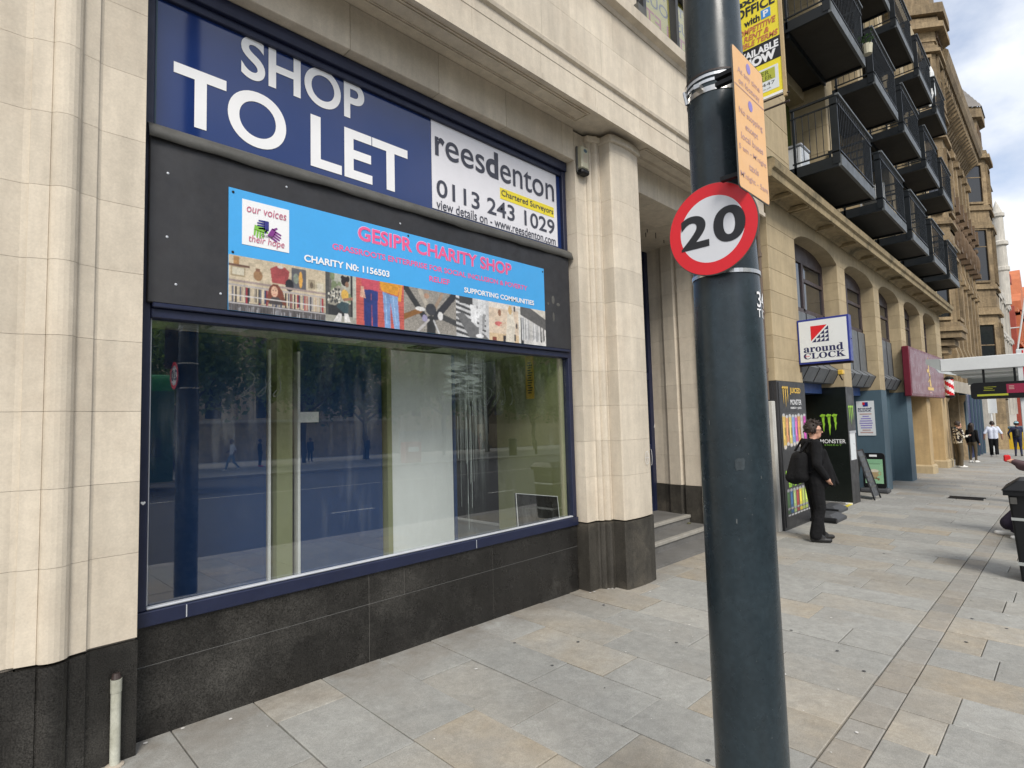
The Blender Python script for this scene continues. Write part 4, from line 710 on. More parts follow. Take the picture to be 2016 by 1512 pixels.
# ================================================================== lamp column and its signs
PX, PY = 1.868, -2.988
LC = thing('lamp_column', 'thick glossy dark slate-blue lamp column standing on the flags in the foreground', 'lamp post', (PX, PY, gz(PX, PY)))
obj('column', MB().tube([(PX, PY, gz(PX, PY)-0.02), (PX, PY, 1.0), (PX, PY, 2.06), (PX, PY, 2.10), (PX, PY, 2.40), (PX, PY, 3.2), (PX, PY, 8.0)], [0.1125, 0.112, 0.110, 0.1085, 0.099, 0.093, 0.07], 64, caps=True), M['pole'], LC, autosmooth=30)
obj('base_collar', MB().tube([(PX, PY, gz(PX, PY)-0.02), (PX, PY, gz(PX, PY)+0.012)], 0.118, 40), M['joint'], LC)
obj('lamp_head', MB().tube([(PX, PY, 7.95), (PX, PY-0.4, 8.15), (PX, PY-1.6, 8.2)], [0.05, 0.045, 0.04], 10).box(PX-0.16, PX+0.16, PY-2.2, PY-1.5, 8.14, 8.24), M['pole'], LC)
mb = MB()
def strap(z, r, h, tilt=0.0, m_='steel', parent=LC, nm='strap'):
    mb = MB(); n = 48
    for k in range(n):
        a, b_ = 2*math.pi*k/n, 2*math.pi*(k+1)/n
        mb.quad(*[(PX+r*math.cos(t), PY+r*math.sin(t), z+dz+tilt*math.cos(t-2.4)) for t, dz in ((a, 0), (b_, 0), (b_, h), (a, h))])
    return obj(nm, mb, M[m_], parent, smooth=True)
strap(2.79, 0.0985, 0.018); strap(2.823, 0.0985, 0.010, m_='silver'); strap(2.842, 0.0985, 0.010, m_='silver'); strap(2.855, 0.101, 0.006, m_='rust')
strap(2.435, 0.1005, 0.014, m_='white_metal'); strap(2.165, 0.1105, 0.013)
obj('strap_buckle', MB().box(PX-0.125, PX-0.095, PY+0.0, PY+0.02, 2.80, 2.815).tube([(PX-0.07, PY+0.072, 2.79), (PX-0.075, PY+0.078, 2.835)], 0.007, 6), M['steel'], LC)
# painted-on column number
def on_column(body, ang0, z, w, h, r, m_):
    vs, fs, _ = text_geo(body, 0.01, 0.0, 1.0); mb = MB(); mb.add([(PX+r*math.cos(ang0+a*w/r), PY+r*math.sin(ang0+a*w/r), z+b_*h) for a, b_ in vs], fs); obj('lettering', mb, M[m_], LC)
on_column('34', math.radians(-102), 2.052, 0.062, 0.052, 0.1118, 'white_print'); on_column('T12', math.radians(-103), 2.019, 0.066, 0.028, 0.1118, 'white_print')
rq = random.Random(21); scm = MB()
for k in range(46):          # chips, scratches and sticker residue at hand height
    a0 = math.radians(rq.uniform(-235, -75)); z = rq.betavariate(2, 2)*1.9+0.15; r = 0.1129 if z < 2.06 else 0.105; w = rq.choice((.0008, .001, .0013, .002)); h = w*rq.choice((.6, 1, 1, 4))
    scm.quad(*[(PX+r*math.cos(a0+da/r), PY+r*math.sin(a0+da/r), z+dz_) for da, dz_ in ((-w, -h*.7), (w*.8, -h), (w, h*.8), (-w*.6, h))])
tag(obj('paint_chips', scm, flat('bare_pale_primer', (0.10, 0.11, 0.11), .7), LC), kind='stuff')
rs_m = MB()
for (ad, z, w, h) in ((-150, 1.55, .030, .045),):
    P = []
    for t in np.linspace(0, 6.283, 15)[:-1]:
        q = 1+rq.uniform(-.25, .1); c_, s_ = math.cos(t), math.sin(t); m_ = max(abs(c_), abs(s_)); P.append((w*c_/m_*q*.5, h*s_/m_*q*.5))
    r = .1127; rs_m.add([(PX+r*math.cos(math.radians(ad)), PY+r*math.sin(math.radians(ad)), z)]+[(PX+r*math.cos(math.radians(ad)+a/r), PY+r*math.sin(math.radians(ad)+a/r), z+b_) for a, b_ in P], [(0, 1+k, 1+(k+1) % 14) for k in range(14)])
tag(obj('sticker_residue', rs_m, mat('dull_sticker_residue', (0.028, 0.039, 0.045), .5, var=.3, scale=60), LC), kind='stuff')
SL = thing('speed_limit_sign', 'round red ringed 20 speed limit sign strapped to the lamp column', 'road sign', (1.745, -3.01, 2.31))
Cy, Cz, R_ = -3.007, 2.309, 0.151
def dz(r0, r1, n=64): return [[(-(y), z) for y, z in q] for q in disc2(0, 0, r0, r1, n)]
mb = MB(); n = 64; ring = [(Cy+R_*math.cos(2*math.pi*k/n), Cz+R_*math.sin(2*math.pi*k/n)) for k in range(n)]
mb.add([(1.738, a, b_) for a, b_ in ring]+[(1.744, a, b_) for a, b_ in ring], [tuple(range(n)), tuple(range(2*n-1, n-1, -1))]+[(k, (k+1) % n, n+(k+1) % n, n+k) for k in range(n)]); obj('sign_plate', mb, M['lead'], SL)
PS = (1.7375, Cy, Cz)
poly2(disc2(0, 0, 0.1085, 0.1485, 72), PS, MY, EZ, M['red_print'], SL, 'red_ring', 0.0008)
poly2([[(0.1085*math.cos(2*math.pi*k/72), 0.1085*math.sin(2*math.pi*k/72)) for k in range(72)]], PS, MY, EZ, M['retro'], SL, 'white_face', 0.0008)
text('2', (1.7375, -2.900, 2.256), MY, EZ, 0.098, 0.112, M['black_print'], SL, bold=0.03, off=0.0018, name='digit'); text('0', (1.7375, -3.014, 2.254), MY, EZ, 0.104, 0.116, M['black_print'], SL, bold=0.03, off=0.0018, name='digit')
for z in (2.425, 2.165): box('clip', M['steel'], SL, 1.744, PX-0.09, -3.03, -2.99, z, z+.025)
OS = thing('parking_plate', 'faded orange no stopping plate fixed edge-on to the right of the lamp column', 'road sign', (1.8, -3.13, 2.6))
ox0, ox1, oz0, oz1, oy = 1.672, 1.914, 2.393, 2.850, -3.13
def rrect(x0, x1, z0, z1, r, n=5):
    P = []
    for (cx, cz, a) in ((x1-r, z1-r, 0), (x0+r, z1-r, 90), (x0+r, z0+r, 180), (x1-r, z0+r, 270)): P += [(cx+r*math.cos(math.radians(a+90*k/n)), cz+r*math.sin(math.radians(a+90*k/n))) for k in range(n+1)]
    return P
obj('sign_plate', MB().prism(rrect(ox0, ox1, oz0, oz1, 0.014), oy, oy+0.003, axis='y'), M['lead'], OS)
poly2([rrect(ox0+.003, ox1-.003, oz0+.003, oz1-.003, 0.012)], (0, oy, 0), EX, EZ, M['orange'], OS, 'sign_face', 0.0008)
PO = (0, oy, 0); cx = (ox0+ox1)/2
poly2([[(ox0+.005, 2.722), (ox1-.005, 2.722), (ox1-.005, 2.725), (ox0+.005, 2.725)]], PO, EX, EZ, M['mauve'], OS, 'divider', 0.0016)
for zc in (2.815, 2.690): poly2([[(cx+0.017*math.cos(t), zc+0.017*math.sin(t)) for t in np.linspace(0, 6.28, 25)[:-1]]], PO, EX, EZ, M['violet'], OS, 'roundel', 0.0016)
for tx, z, w, h in (('At any time', 2.765, 0.175, 0.026), ('on footway', 2.730, 0.165, 0.026), ('No stopping', 2.632, 0.185, 0.026), ('except', 2.590, 0.10, 0.024), ('local buses', 2.556, 0.172, 0.022), ("5 am - M'night", 2.514, 0.215, 0.022), ('taxis', 2.470, 0.075, 0.022), ("M'night - 5am", 2.426, 0.215, 0.024)): text(tx, (cx-w/2, oy, z), EX, EZ, w, h, M['mauve'], OS, off=0.0016, bold=0.01)
for z in (2.775, 2.75, 2.44): box('clip', M['black_plastic'], OS, 1.70, 1.72, oy+.003, -3.06, z, z+.013)
# ================================================================== sandstone arcade building with balconies
B2 = thing('arcade_building', 'buff sandstone building with arched ground floor openings and dark steel balconies above', 'building', (18, 0, 0))
AX = [(10.75, 13.34), (13.91, 16.44), (16.97, 19.40), (20.04, 22.49), (23.07, 25.42)]
YF = -0.42; ZS, ZCR, ZC = 4.87, 5.075, 5.345
PI_ = [(9.45, 10.75), (13.34, 13.91), (16.44, 16.97), (19.40, 20.04), (22.49, 23.07), (25.42, 26.45)]
for i, (x0, x1) in enumerate(PI_):
    pr_ = sub('pier', B2, ((x0+x1)/2, 0, 0)); z = 2.262
    zz = np.linspace(2.262, ZS, 8)
    for a, b_ in zip(zz[:-1], zz[1:]):
        box('stone_block', M['sand'], pr_, x0, x1, YF, 0.6, a+0.001, b_-0.001, b=0.004)
    low = {0: 'charcoal', 1: 'charcoal', 2: 'teal', 3: 'teal', 4: 'cream_paint', 5: 'cream_paint'}[i]
    box('pier_base', M[low], pr_, x0-0.004, x1+0.004, YF-0.012, 0.9, -0.8, 2.26, b=0.004)
    if i >= 4: obj('chamfer_block', MB().box(x0-0.05, x1+0.05, YF-0.10, 0.5, -0.8, gz(x0)+0.28, b=0.05), M['sand'], pr_)
box('pier_base', M['charcoal'], B2, 9.42, 9.47, YF+0.05, 0.6, -0.5, 2.25)
# spandrels with flattened arches, one block each side of every crown
def arch_z(t): return ZS + (ZCR-ZS)*(1-abs(t)**3.2)
for i, (x0, x1) in enumerate(AX):
    xm = (x0+x1)/2; hw = (x1-x0)/2; xl = (PI_[i][0]+PI_[i][1])/2 if i else PI_[0][0]; xr = (PI_[i+1][0]+PI_[i+1][1])/2 if i < 4 else PI_[5][1]
    for (a, b_, t0, t1) in ((xl, xm, -1, 0), (xm, xr, 0, 1)):
        ts = np.linspace(t0, t1, 15); arcp = [(xm+hw*t, arch_z(t)) for t in ts]
        if t0 < 0: poly = [(a, ZS)]+arcp+[(xm, ZC), (a, ZC)] 
        else: poly = arcp+[(b_, ZS), (b_, ZC), (xm, ZC)]
        mb = MB(); mb.prism([(p[0]+(0.001 if p[0] == a else 0)-(0.001 if p[0] == b_ else 0), p[1]+(0.001 if abs(p[1]-ZS) < 1e-6 else 0)) for p in poly], YF, 0.6, axis='y'); obj('spandrel_block', mb, M['sand'], B2)
    # window set behind the arch
    wn = sub('arched_window', B2, (xm, -0.05, 3.9)); yw = -0.10
    def wf(xa, xb, za, zb_, m_='plum', y0=yw-0.03, y1=yw+0.05, nm='frame_bar'): return box(nm, M[m_], wn, xa, xb, y0, y1, za, zb_)
    wf(x0, x1, 4.72, 5.09); wf(x0, x0+0.10, 3.75, 4.72); wf(x1-0.10, x1, 3.75, 4.72); wf(xm-0.05, xm+0.05, 3.75, 4.72); wf(x0, x1, 3.70, 3.80); wf(xm+.05, x1-.1, 4.36, 4.43)
    box('pane', M['winglass'], wn, x0+0.1, x1-0.1, yw-0.002, yw+0.004, 3.78, 4.74)
    prof = [(yw-0.03, 3.72), (yw-0.05, 3.70), (yw-0.06, 2.74), (yw-0.24, 2.60), (yw-0.10, 2.34), (0.2, 2.34), (0.2, 3.72)]
    for k in range(4):
        a = x0+(x1-x0)*k/4; b_ = x0+(x1-x0)*(k+1)/4; obj('cladding_panel', MB().prism(prof, a+0.012, b_-0.012, axis='x'), M['clad'], wn)
        obj('seam', MB().prism([(p[0]-0.012 if p[0] < 0.1 else p[0], p[1]) for p in prof], b_-0.012, b_+0.010, axis='x'), M['door_dark'], wn)
# cornice with coved soffit
CO = sub('cornice', B2, (18, -0.6, 5.4)); x = 8.72
cp = [(0.3, 5.35), (YF, 5.35), (YF-0.02, 5.31), (YF-0.05, 5.33), (-0.50, 5.37), (-0.62, 5.385), (-0.745, 5.36), (-0.755, 5.33), (-0.80, 5.33), (-0.81, 5.43), (-0.85, 5.46), (-0.865, 5.56), (-0.84, 5.60), (0.3, 5.60)]
while x < 26.6:
    x1 = min(x+random.choice((0.9, 1.1, 1.25)), 26.6); obj('cornice_block', MB().prism(cp, x+0.001, x1-0.001, axis='x'), M['sand_dirty'], CO)
    obj('cornice_top', MB().prism([(-0.845, 5.602), (-0.80, 5.63), (-0.3, 5.66), (0.3, 5.66), (0.3, 5.602)], x, x1, axis='x'), M['moss'], CO); x = x1
for x in [9.7, 10.6]+[a for p in AX for a in (p[0]-0.28, (p[0]+p[1])/2)]:
    obj('soffit_rib', MB().box(x-0.03, x+0.03, -0.76, YF, 5.30, 5.36), M['sand_dirty'], CO)
# upper storeys
ST = [5.66, 8.95, 11.8, 15.4]
for i, (x0, x1) in enumerate(PI_):
    pr_ = sub('upper_pier', B2, ((x0+x1)/2, 0, 9)); z = 5.66
    if i == 0: x0 = 9.2
    while z < 15.3: box('stone_block', M['sand'], pr_, x0, x1, YF, 0.55, z+0.002, z+0.578, b=0.004); z += 0.58
for i, (x0, x1) in enumerate(AX):
    for k, z in enumerate((6.2, 9.03, 11.86)):
        dw = sub('balcony_door', B2, ((x0+x1)/2, 0.3, z)); ytop = z+2.35
        box('back_wall', M['olive_dark'] if i % 2 == 0 else M['sand'], dw, x0, x1, 0.32, 0.5, z-0.1, z+2.9)
        for xa in (x0+0.05, x0+0.75, x0+1.45): box('door_frame', M['door_dark'], dw, xa, xa+0.09, 0.24, 0.32, z, ytop)
        box('door_frame', M['door_dark'], dw, x0+0.05, x0+1.54, 0.24, 0.32, ytop-0.09, ytop); box('pane', M['winglass'], dw, x0+0.1, x0+1.5, 0.28, 0.31, z, ytop)
        box('lintel_band', M['sand'], dw, x0, x1, 0.0, 0.32, ytop+0.12, z+2.85)
box('core_wall', M['sand'], B2, 9.45, 26.4, 0.6, 0.9, 2.26, 15.4); box('core_wall', M['black_dull'], B2, 9.45, 26.4, 1.5, 1.7, -0.5, 2.5); box('parapet', M['sand'], B2, 9.2, 26.45, YF-0.1, 0.6, 15.31, 15.8)
def balcony(i, z, full):
    x0, x1 = AX[i]; x0 += 0.20; x1 -= 0.05; y0 = -1.22; y1 = 0.2; bl = sub('balcony', B2, ((x0+x1)/2, -0.8, z))
    box('floor_slab', M['soffit_dark'], bl, x0+0.03, x1-0.03, y0+0.03, y1, z-0.11, z+0.03)
    box('side_channel', M['balc'], bl, x0, x0+0.05, y0+0.05, y1, z-0.155, z+0.045); box('side_channel', M['balc'], bl, x1-0.05, x1, y0+0.05, y1, z-0.155, z+0.045); box('front_edge', M['balc_edge'], bl, x0, x1, y0, y0+0.05, z-0.155, z+0.045)
    box('wall_bracket', M['balc'], bl, x0+0.05, x1-0.05, -0.48, -0.43, z-0.24, z-0.11); h = 1.12
    for (a, b_, c_, d) in ((x0-0.01, x0+0.05, y0+0.02, y0+0.14), (x1-0.05, x1+0.01, y0+0.02, y0+0.14), (x0, x0+0.04, YF-0.06, YF-0.02), (x1-0.04, x1, YF-0.06, YF-0.02)): box('corner_post', M['balc'], bl, a, b_, c_, d, z-0.10, z+h)
    box('handrail', M['balc_edge'], bl, x0-0.02, x1+0.02, y0-0.02, y0+0.04, z+h, z+h+0.035)
    for xx in (x0, x1): box('side_handrail', M['balc'], bl, xx-0.02, xx+0.025, y0+0.04, YF, z+h, z+h+0.035)
    for zz_ in (0.10, h-0.16):
        box('rail', M['balc'], bl, x0, x1, y0+0.003, y0+0.022, z+zz_, z+zz_+0.025)
        for xx in (x0, x1): box('rail', M['balc'], bl, xx-0.01, xx+0.012, y0+0.03, YF, z+zz_, z+zz_+0.025)
    fz = MB(); k = x0+0.09
    while k < x1-0.05: fz.tube([(k-0.045, y0+.012, z+h-0.125), (k+0.0, y0+.012, z+h-0.015)], 0.006, 4).tube([(k+0.045, y0+.012, z+h-0.125), (k, y0+.012, z+h-0.015)], 0.006, 4); k += 0.11
    obj('crest_bars', fz, M['balc'], bl)
    allb = MB(); xs_ = np.arange(x0+0.10, x1-0.05, 0.11); ys_ = np.arange(y0+0.16, YF-0.03, 0.11)
    bars = [(x, y0+0.012, z) for x in xs_]+[(xx, y, z) for y in ys_ for xx in (x0, x1)]
    for b_ in bars:
        mb = MB() if full else allb; mb.box(b_[0]-0.005, b_[0]+0.005, b_[1]-0.005, b_[1]+0.005, z+0.11, z+h-0.15)
        if full: obj('baluster', mb, M['balc'], bl)
    if not full: tag(obj('balusters', allb, M['balc'], bl), kind='stuff')
for i in range(5): balcony(i, 6.20, i < 3)
for i in range(5): balcony(i, 9.03, i < 3)
for i in range(5): balcony(i, 11.86, False)
PP = thing('potted_plant', 'small green plant in a cream pot on the first second-floor balcony corner', 'plant', (13.2, -1.0, 9.1)); obj('pot', MB().tube([(13.25, -1.28, 9.10), (13.25, -1.28, 9.30)], [0.08, 0.10], 12), M['pot'], PP)
lf = MB()
for k in range(60):
    a = random.random()*6.28; r0 = random.uniform(0.03, 0.16); c = Vector((13.25+r0*math.cos(a), -1.28+r0*math.sin(a), 9.30+random.uniform(0.0, 0.22))); d = Vector((random.uniform(-1, 1), random.uniform(-1, 1), random.uniform(-.5, 1))).normalized()*0.05; e = d.cross(Vector((0.3, 0.2, 1))).normalized()*0.02; lf.quad(c-e, c+d*0.5-e*1.2, c+d, c+d*0.5+e*1.2)
obj('leaves', lf, M['plant'], PP)
GC = thing('garden_chair', 'white garden chair standing on the second lowest row balcony', 'chair', (15.2, -0.8, 6.24))
box('seat', M['white_metal'], GC, 15.0, 15.45, -1.0, -0.58, 6.64, 6.68); box('backrest', M['white_metal'], GC, 15.42, 15.46, -1.0, -0.58, 6.70, 7.1)
for (xa, ya) in ((15.0, -1.0), (15.42, -1.0), (15.0, -0.61), (15.42, -0.61)): box('leg', M['white_metal'], GC, xa, xa+.03, ya, ya+.03, 6.24, 6.64)
FO_ = thing('folded_parasol', 'folded white parasol leaning on the farthest top balcony', 'parasol', (23.2, -1.1, 11.9)); obj('canopy', MB().tube([(23.3, -1.05, 12.0), (23.35, -1.1, 12.4), (23.4, -1.12, 13.2), (23.42, -1.12, 13.45)], [0.05, 0.12, 0.09, 0.02], 10), M['white_metal'], FO_)
ST_ = thing('storage_box', 'pale storage box on the nearest lowest balcony floor', 'box', (11.4, -0.2, 6.24)); box('box_body', M['lightbox'], ST_, 11.2, 11.7, -0.5, 0.0, 6.235, 6.75, b=0.02); box('box_lid', M['silver'], ST_, 11.18, 11.72, -0.52, 0.02, 6.752, 6.80, b=0.01)
# shopfront at street level: signs and panels
def claw(P, R, U, w, h, col, parent):
    q = []
    for (cx, l) in ((0.18, 0.82), (0.5, 1.0), (0.82, 0.74)):
        q += [[(cx-0.17, .92), (cx-.05, 1.0), (cx+0.15, .97), (cx+.09, .86), (cx-.06, .84)]]
        q += [[(cx-.06, .88), (cx+.09, .88), (cx+.07, .88-.3*l), (cx-.05, .88-.27*l)], [(cx-.05, .88-.27*l), (cx+.07, .88-.3*l), (cx+.10, .88-.42*l), (cx+.05, .88-.62*l), (cx-.02, .88-.6*l), (cx-.015, .88-.42*l)], [(cx-.02, .88-.6*l), (cx+.05, .88-.62*l), (cx+.04, .88-.78*l), (cx+.01, .88-.88*l), (cx-.0, .88-.76*l)]]
    return poly2([[(a*w, b_*h) for a, b_ in p] for p in q], P, R, U, M[col], parent, 'claw_emblem', 0.003)
MP = thing('drinks_panel', 'dark panel with rows of printed drink cans covering the first pier', 'advert', (10.1, YF-0.02, 0)); yA = YF-0.016
box('panel_sheet', M['charcoal'], MP, 9.50, 10.74, YF-0.024, YF-0.0125, gz(9.5)+0.04, 2.245); yA = YF-0.0245
claw((9.62, yA, 1.82), EX, EZ, 0.30, 0.36, 'gold', MP); text('JUICED', (9.98, yA, 2.04), EX, EZ, 0.52, 0.12, M['gold'], MP, bold=0.04); text('MONSTER', (9.98, yA, 1.87), EX, EZ, 0.54, 0.09, M['white_print'], MP, bold=0.01); text('ENERGY + JUICE', (9.98, yA, 1.79), EX, EZ, 0.52, 0.045, M['white_print'], MP, bold=0.02)
p = Pic(80, 60, (.05, .05, .052))
for k, c in enumerate(((.62, .42, .1), (.6, .28, .12), (.6, .5, .15), (.2, .3, .55), (.55, .12, .35), (.6, .3, .08), (.45, .4, .36), (.5, .06, .35))):
    x = .03+k*.12; d = .08*abs(math.sin(k*1.3)); p.rect(x, .10+d, x+.105, .92-d*.5, c).rect(x+.02, .3+d, x+.05, .75, tuple(min(1, q*1.7) for q in c)).ell(x+.052, .10+d, .05, .05, (.6, .55, .5)).ell(x+.052, .93-d*.5, .048, .04, (.5, .5, .5)).rect(x+.06, .4, x+.09, .6, tuple(q*.4 for q in c))
p.noise(.12).make('can_print', (9.55, yA, 1.12), EX, EZ, 1.16, 0.62, MP, off=0.002)
text('Unleash', (9.57, yA, 0.66), (1, 0, .03), EZ, 0.62, 0.14, M['monster'], MP, bold=0.05, shear=0.1); text('the Beast', (9.68, yA, 0.52), (1, 0, .03), EZ, 0.66, 0.13, M['monster'], MP, bold=0.05, shear=0.1)
p = Pic(80, 60, (.05, .05, .052))
for k, c in enumerate(((.05, .12, .04), (.03, .1, .22), (.3, .4, .15), (.3, .04, .04), (.6, .5, .04), (.35, .42, .1), (.4, .5, .1), (.12, .1, .4))):
    x = .03+k*.12; p.rect(x, .30, x+.10, .88, c).rect(x+.03, .42, x+.06, .78, tuple(min(1, q*1.8) for q in c)).ell(x+.05, .9, .045, .05, (.35, .35, .36)).ell(x+.05, .28, .045, .04, (.3, .3, .3)).rect(x, .12, x+.10, .24, tuple(q*.8 for q in c)).ell(x+.05, .06, .05, .03, (.45, .45, .45))
p.noise(.12).make('can_print', (9.56, yA, 0.06), EX, EZ, 1.15, 0.46, MP, off=0.002)
EP = thing('energy_drink_panel', 'glossy black panel with a lime claw emblem in the shop entrance', 'advert', (13.33, 0.1, 1)); xA = 13.322
box('panel_sheet', M['blackpanel'], EP, 13.326, 13.3355, YF-0.005, 0.62, gz(13.3)+0.03, 2.25); box('skirting_strip', M['white_print'], EP, 13.318, 13.3355, YF-0.005, 0.62, gz(13.3)-0.02, gz(13.3)+0.03)
claw((xA+0.003, 0.10, 1.24), MY, EZ, 0.36, 0.46, 'monster', EP); text('MONSTER', (xA+0.003, 0.115, 1.075), MY, EZ, 0.49, 0.085, M['white_print'], EP, bold=0.015); text('ENERGY', (xA+0.003, 0.03, 1.02), MY, EZ, 0.32, 0.036, M['leafgreen'], EP, bold=0.0, spacing=1.3)
claw((13.40, YF-0.014, 1.45), EX, EZ, 0.4, 0.42, 'monster', EP); box('pier_notice', M['lightbox'], EP, 13.40, 13.78, YF-0.022, YF-0.0135, 0.72, 1.28); box('notice_cap', M['silver'], EP, 13.38, 13.84, YF-0.03, YF-0.0135, 1.28, 1.33)
# recessed shop entrance
SE = sub('shop_entrance', B2, (12, 0.6, 1))
box('shutter_box', M['blue_shutter'], SE, 10.75, 13.32, 0.02, 0.3, 2.14, 2.335); box('shutter_box', M['blue_shutter'], SE, 13.95, 16.42, 0.02, 0.3, 2.14, 2.335); box('entrance_wall', M['charcoal'], SE, 10.75, 13.3, 0.92, 1.0, -0.4, 2.3)
box('door_frame', M['grey_metal'], SE, 11.9, 12.0, 0.86, 0.92, -0.2, 2.1); box('door_pane', M['gold'], SE, 11.0, 11.88, 0.88, 0.915, 0.9, 2.0); box('entrance_floor', M['step'], SE, 10.75, 13.3, -0.30, 0.92, -0.5, gz(12)-0.008+0.02)
box('infill_wall', M['teal'], SE, 13.9, 16.44, 0.45, 0.55, -0.6, 2.2); box('infill_wall', M['teal'], SE, 16.97, 19.4, -0.02, 0.1, -0.8, 2.33); box('infill_wall', M['teal'], SE, 20.04, 22.5, 0.2, 0.3, -0.8, 2.3); box('infill_wall', M['cream_paint'], SE, 20.4, 22.2, 0.05, 0.2, -0.8, 2.3); box('infill_wall', M['cream_paint'], SE, 23.07, 25.4, 0.0, 0.1, -0.8, 2.3); box('dark_door', M['door_dark'], SE, 20.05, 20.4, 0.0, 0.2, -0.7, 2.2)
yl = MB()
for k in range(7): x = 12.0+k*0.2; yl.add(sheet(x, x+0.14, -0.50+0.012*k, -0.42+0.012*k, 0.006).v, [(0, 1, 2, 3)])
tag(obj('yellow_line', yl, M['yellow_print']), 'worn yellow line painted on the ground across the shop entrance', 'line', kind='structure')
CP = thing('shop_notice', 'white price notice on the teal reveal beyond the shop entrance', 'notice', (16.42, 0, 1.5)); xb = 16.418
box('notice_sheet', M['lightbox'], CP, xb, xb+0.012, -0.26, 0.13, 1.13, 2.0); box('notice_mark', M['royal'], CP, xb-.003, xb, -0.13, -0.02, 1.86, 1.97); box('notice_mark', M['red_print'], CP, xb-.005, xb-.003, -0.06, -0.01, 1.90, 1.97)
text('around', (xb, 0.10, 1.79), MY, EZ, 0.30, 0.05, M['bluedark'], CP, bold=0.03); text('CLOCK', (xb, 0.10, 1.73), MY, EZ, 0.30, 0.05, M['bluedark'], CP, bold=0.03)
for k, (w, c) in enumerate(((.26, 'mauve'), (.14, 'violet'), (.22, 'violet'), (.27, 'violet'), (.29, 'violet'), (.25, 'violet'), (.24, 'violet'), (.18, 'mauve'), (.28, 'mauve'))): box('notice_print', M[c], CP, xb-.004, xb, -0.065-w/2, -0.065+w/2, 1.66-0.058*k, 1.685-0.058*k)
CS = thing('projecting_clock_sign', 'square white lightbox with a red triangle emblem projecting over the shop entrance', 'shop sign', (10.6, -0.84, 2.97)); X0 = 10.60
obj('sign_case', MB().box(X0, X0+0.16, -1.235, -0.425, 2.575, 3.36, b=0.006), M['royal'], CS)
box('sign_face', M['lightbox'], CS, X0-0.006, X0-0.0005, -1.205, -0.455, 2.61, 3.325); PS2 = (X0-0.0065, -0.455, 2.61)
poly2([[(.19, .36), (.19, .62), (.45, .62)]], PS2, MY, EZ, M['red_print'], CS, 'red_triangle', .001)
tri = []
for r_ in range(4):
    for c in range(r_+1):
        s = 0.067; x = .205+s*(3-r_)+s*c if False else .47-s*(r_+1)+s*c; z = .335+s*(3-r_); tri.append([(x, z), (x+s, z), (x+s, z+s)])
poly2(tri, PS2, MY, EZ, M['bluedark'], CS, 'blue_triangles', .001)
text('\U0001D41A\U0001D42B\U0001D428\U0001D42E\U0001D427\U0001D41D', (X0-0.0065, -0.515, 2.775), MY, EZ, 0.62, 0.125, M['bluedark'], CS, bold=0.01, off=.001); text('\U0001D402\U0001D40B\U0001D40E\U0001D402\U0001D40A', (X0-0.0065, -0.51, 2.66), MY, EZ, 0.65, 0.105, M['bluedark'], CS, bold=0.01, off=.001); text('the', (X0-0.0065, -0.535, 2.70), MY, EZ, 0.07, 0.03, M['red_print'], CS, off=.0015)
obj('sign_bracket', MB().tube([(X0+.08, -1.25, 2.56), (X0+.08, -0.40, 2.56)], 0.018, 8).tube([(X0+.08, -1.24, 2.95), (X0+.3, -1.0, 2.97)], 0.01, 6).box(X0+0.04, X0+0.12, -0.43, -0.42, 2.45, 2.7), M['rust'], CS)
FL = thing('flood_light', 'small weathered flood lamp under the projecting lightbox sign', 'lamp', (12.9, -0.6, 2.55)); obj('lamp_body', MB().box(12.95, 13.1, -0.5, -0.40, 2.5, 2.6, b=0.015), M['gold'], FL); obj('lamp_arm', MB().tube([(13.02, -0.42, 2.5), (13.2, -0.42, 2.4)], 0.015, 6), M['rust'], FL)
BS = thing('barber_sign', 'large maroon signboard with a gold emblem over the far arches', 'shop sign', (22, -0.6, 2.85))
obj('sign_board', MB().box(19.18, 25.05, -0.60, -0.43, 2.14, 3.57, b=0.02), M['maroon'], BS); box('sign_face', M['mauve_gloss'], BS, 19.30, 24.93, -0.606, -0.6005, 2.22, 3.49)
poly2([[(22.0, 3.02), (22.16, 3.02), (22.10, 3.42), (22.06, 3.42)], [(21.75, 3.02), (22.15, 3.02), (22.15, 2.92), (21.80, 2.92)], [(22.02, 2.94), (22.2, 2.94), (22.34, 2.78), (22.18, 2.76)], [(22.3, 2.84), (22.36, 2.78), (21.95, 2.62), (21.80, 2.60)], [(22.1, 2.74), (22.26, 2.74), (22.42, 2.48), (22.1, 2.48)]], (0, -0.6065, 0), EX, EZ, M['gold'], BS, 'gold_emblem', .003)
box('gold_plaque', M['gold'], BS, 21.75, 22.75, -0.612, -0.607, 2.36, 2.46); box('small_print', M['mauve'], BS, 22.0, 22.4, -0.610, -0.607, 2.27, 2.31)
BP = thing('barber_pole', 'red and white striped barber pole beside the maroon signboard', 'barber pole', (25.75, -0.62, 2.5)); mb = MB(); nn = 24
for k in range(12):
    for j in range(nn):
        a, b_ = 2*math.pi*j/nn, 2*math.pi*(j+1)/nn; z0 = 2.24+k*0.05
        mb.add([(25.75+.13*math.cos(a), -.65+.13*math.sin(a), z0), (25.75+.13*math.cos(b_), -.65+.13*math.sin(b_), z0), (25.75+.13*math.cos(b_), -.65+.13*math.sin(b_), z0+.05), (25.75+.13*math.cos(a), -.65+.13*math.sin(a), z0+.05)], [(0, 1, 2, 3)], ((j+k*2) // 6) % 2)
obj('striped_cylinder', mb, [M['red_print'], M['white_print']], BP); obj('end_cap', MB().ball((25.75, -.65, 2.86), (.15, .15, .09), 14, 7), M['black_plastic'], BP); obj('end_cap', MB().ball((25.75, -.65, 2.22), (.15, .15, .08), 14, 7), M['black_plastic'], BP)
obj('pole_arm', MB().box(25.7, 25.8, -.6, -.42, 2.5, 2.56), M['black_plastic'], BP)
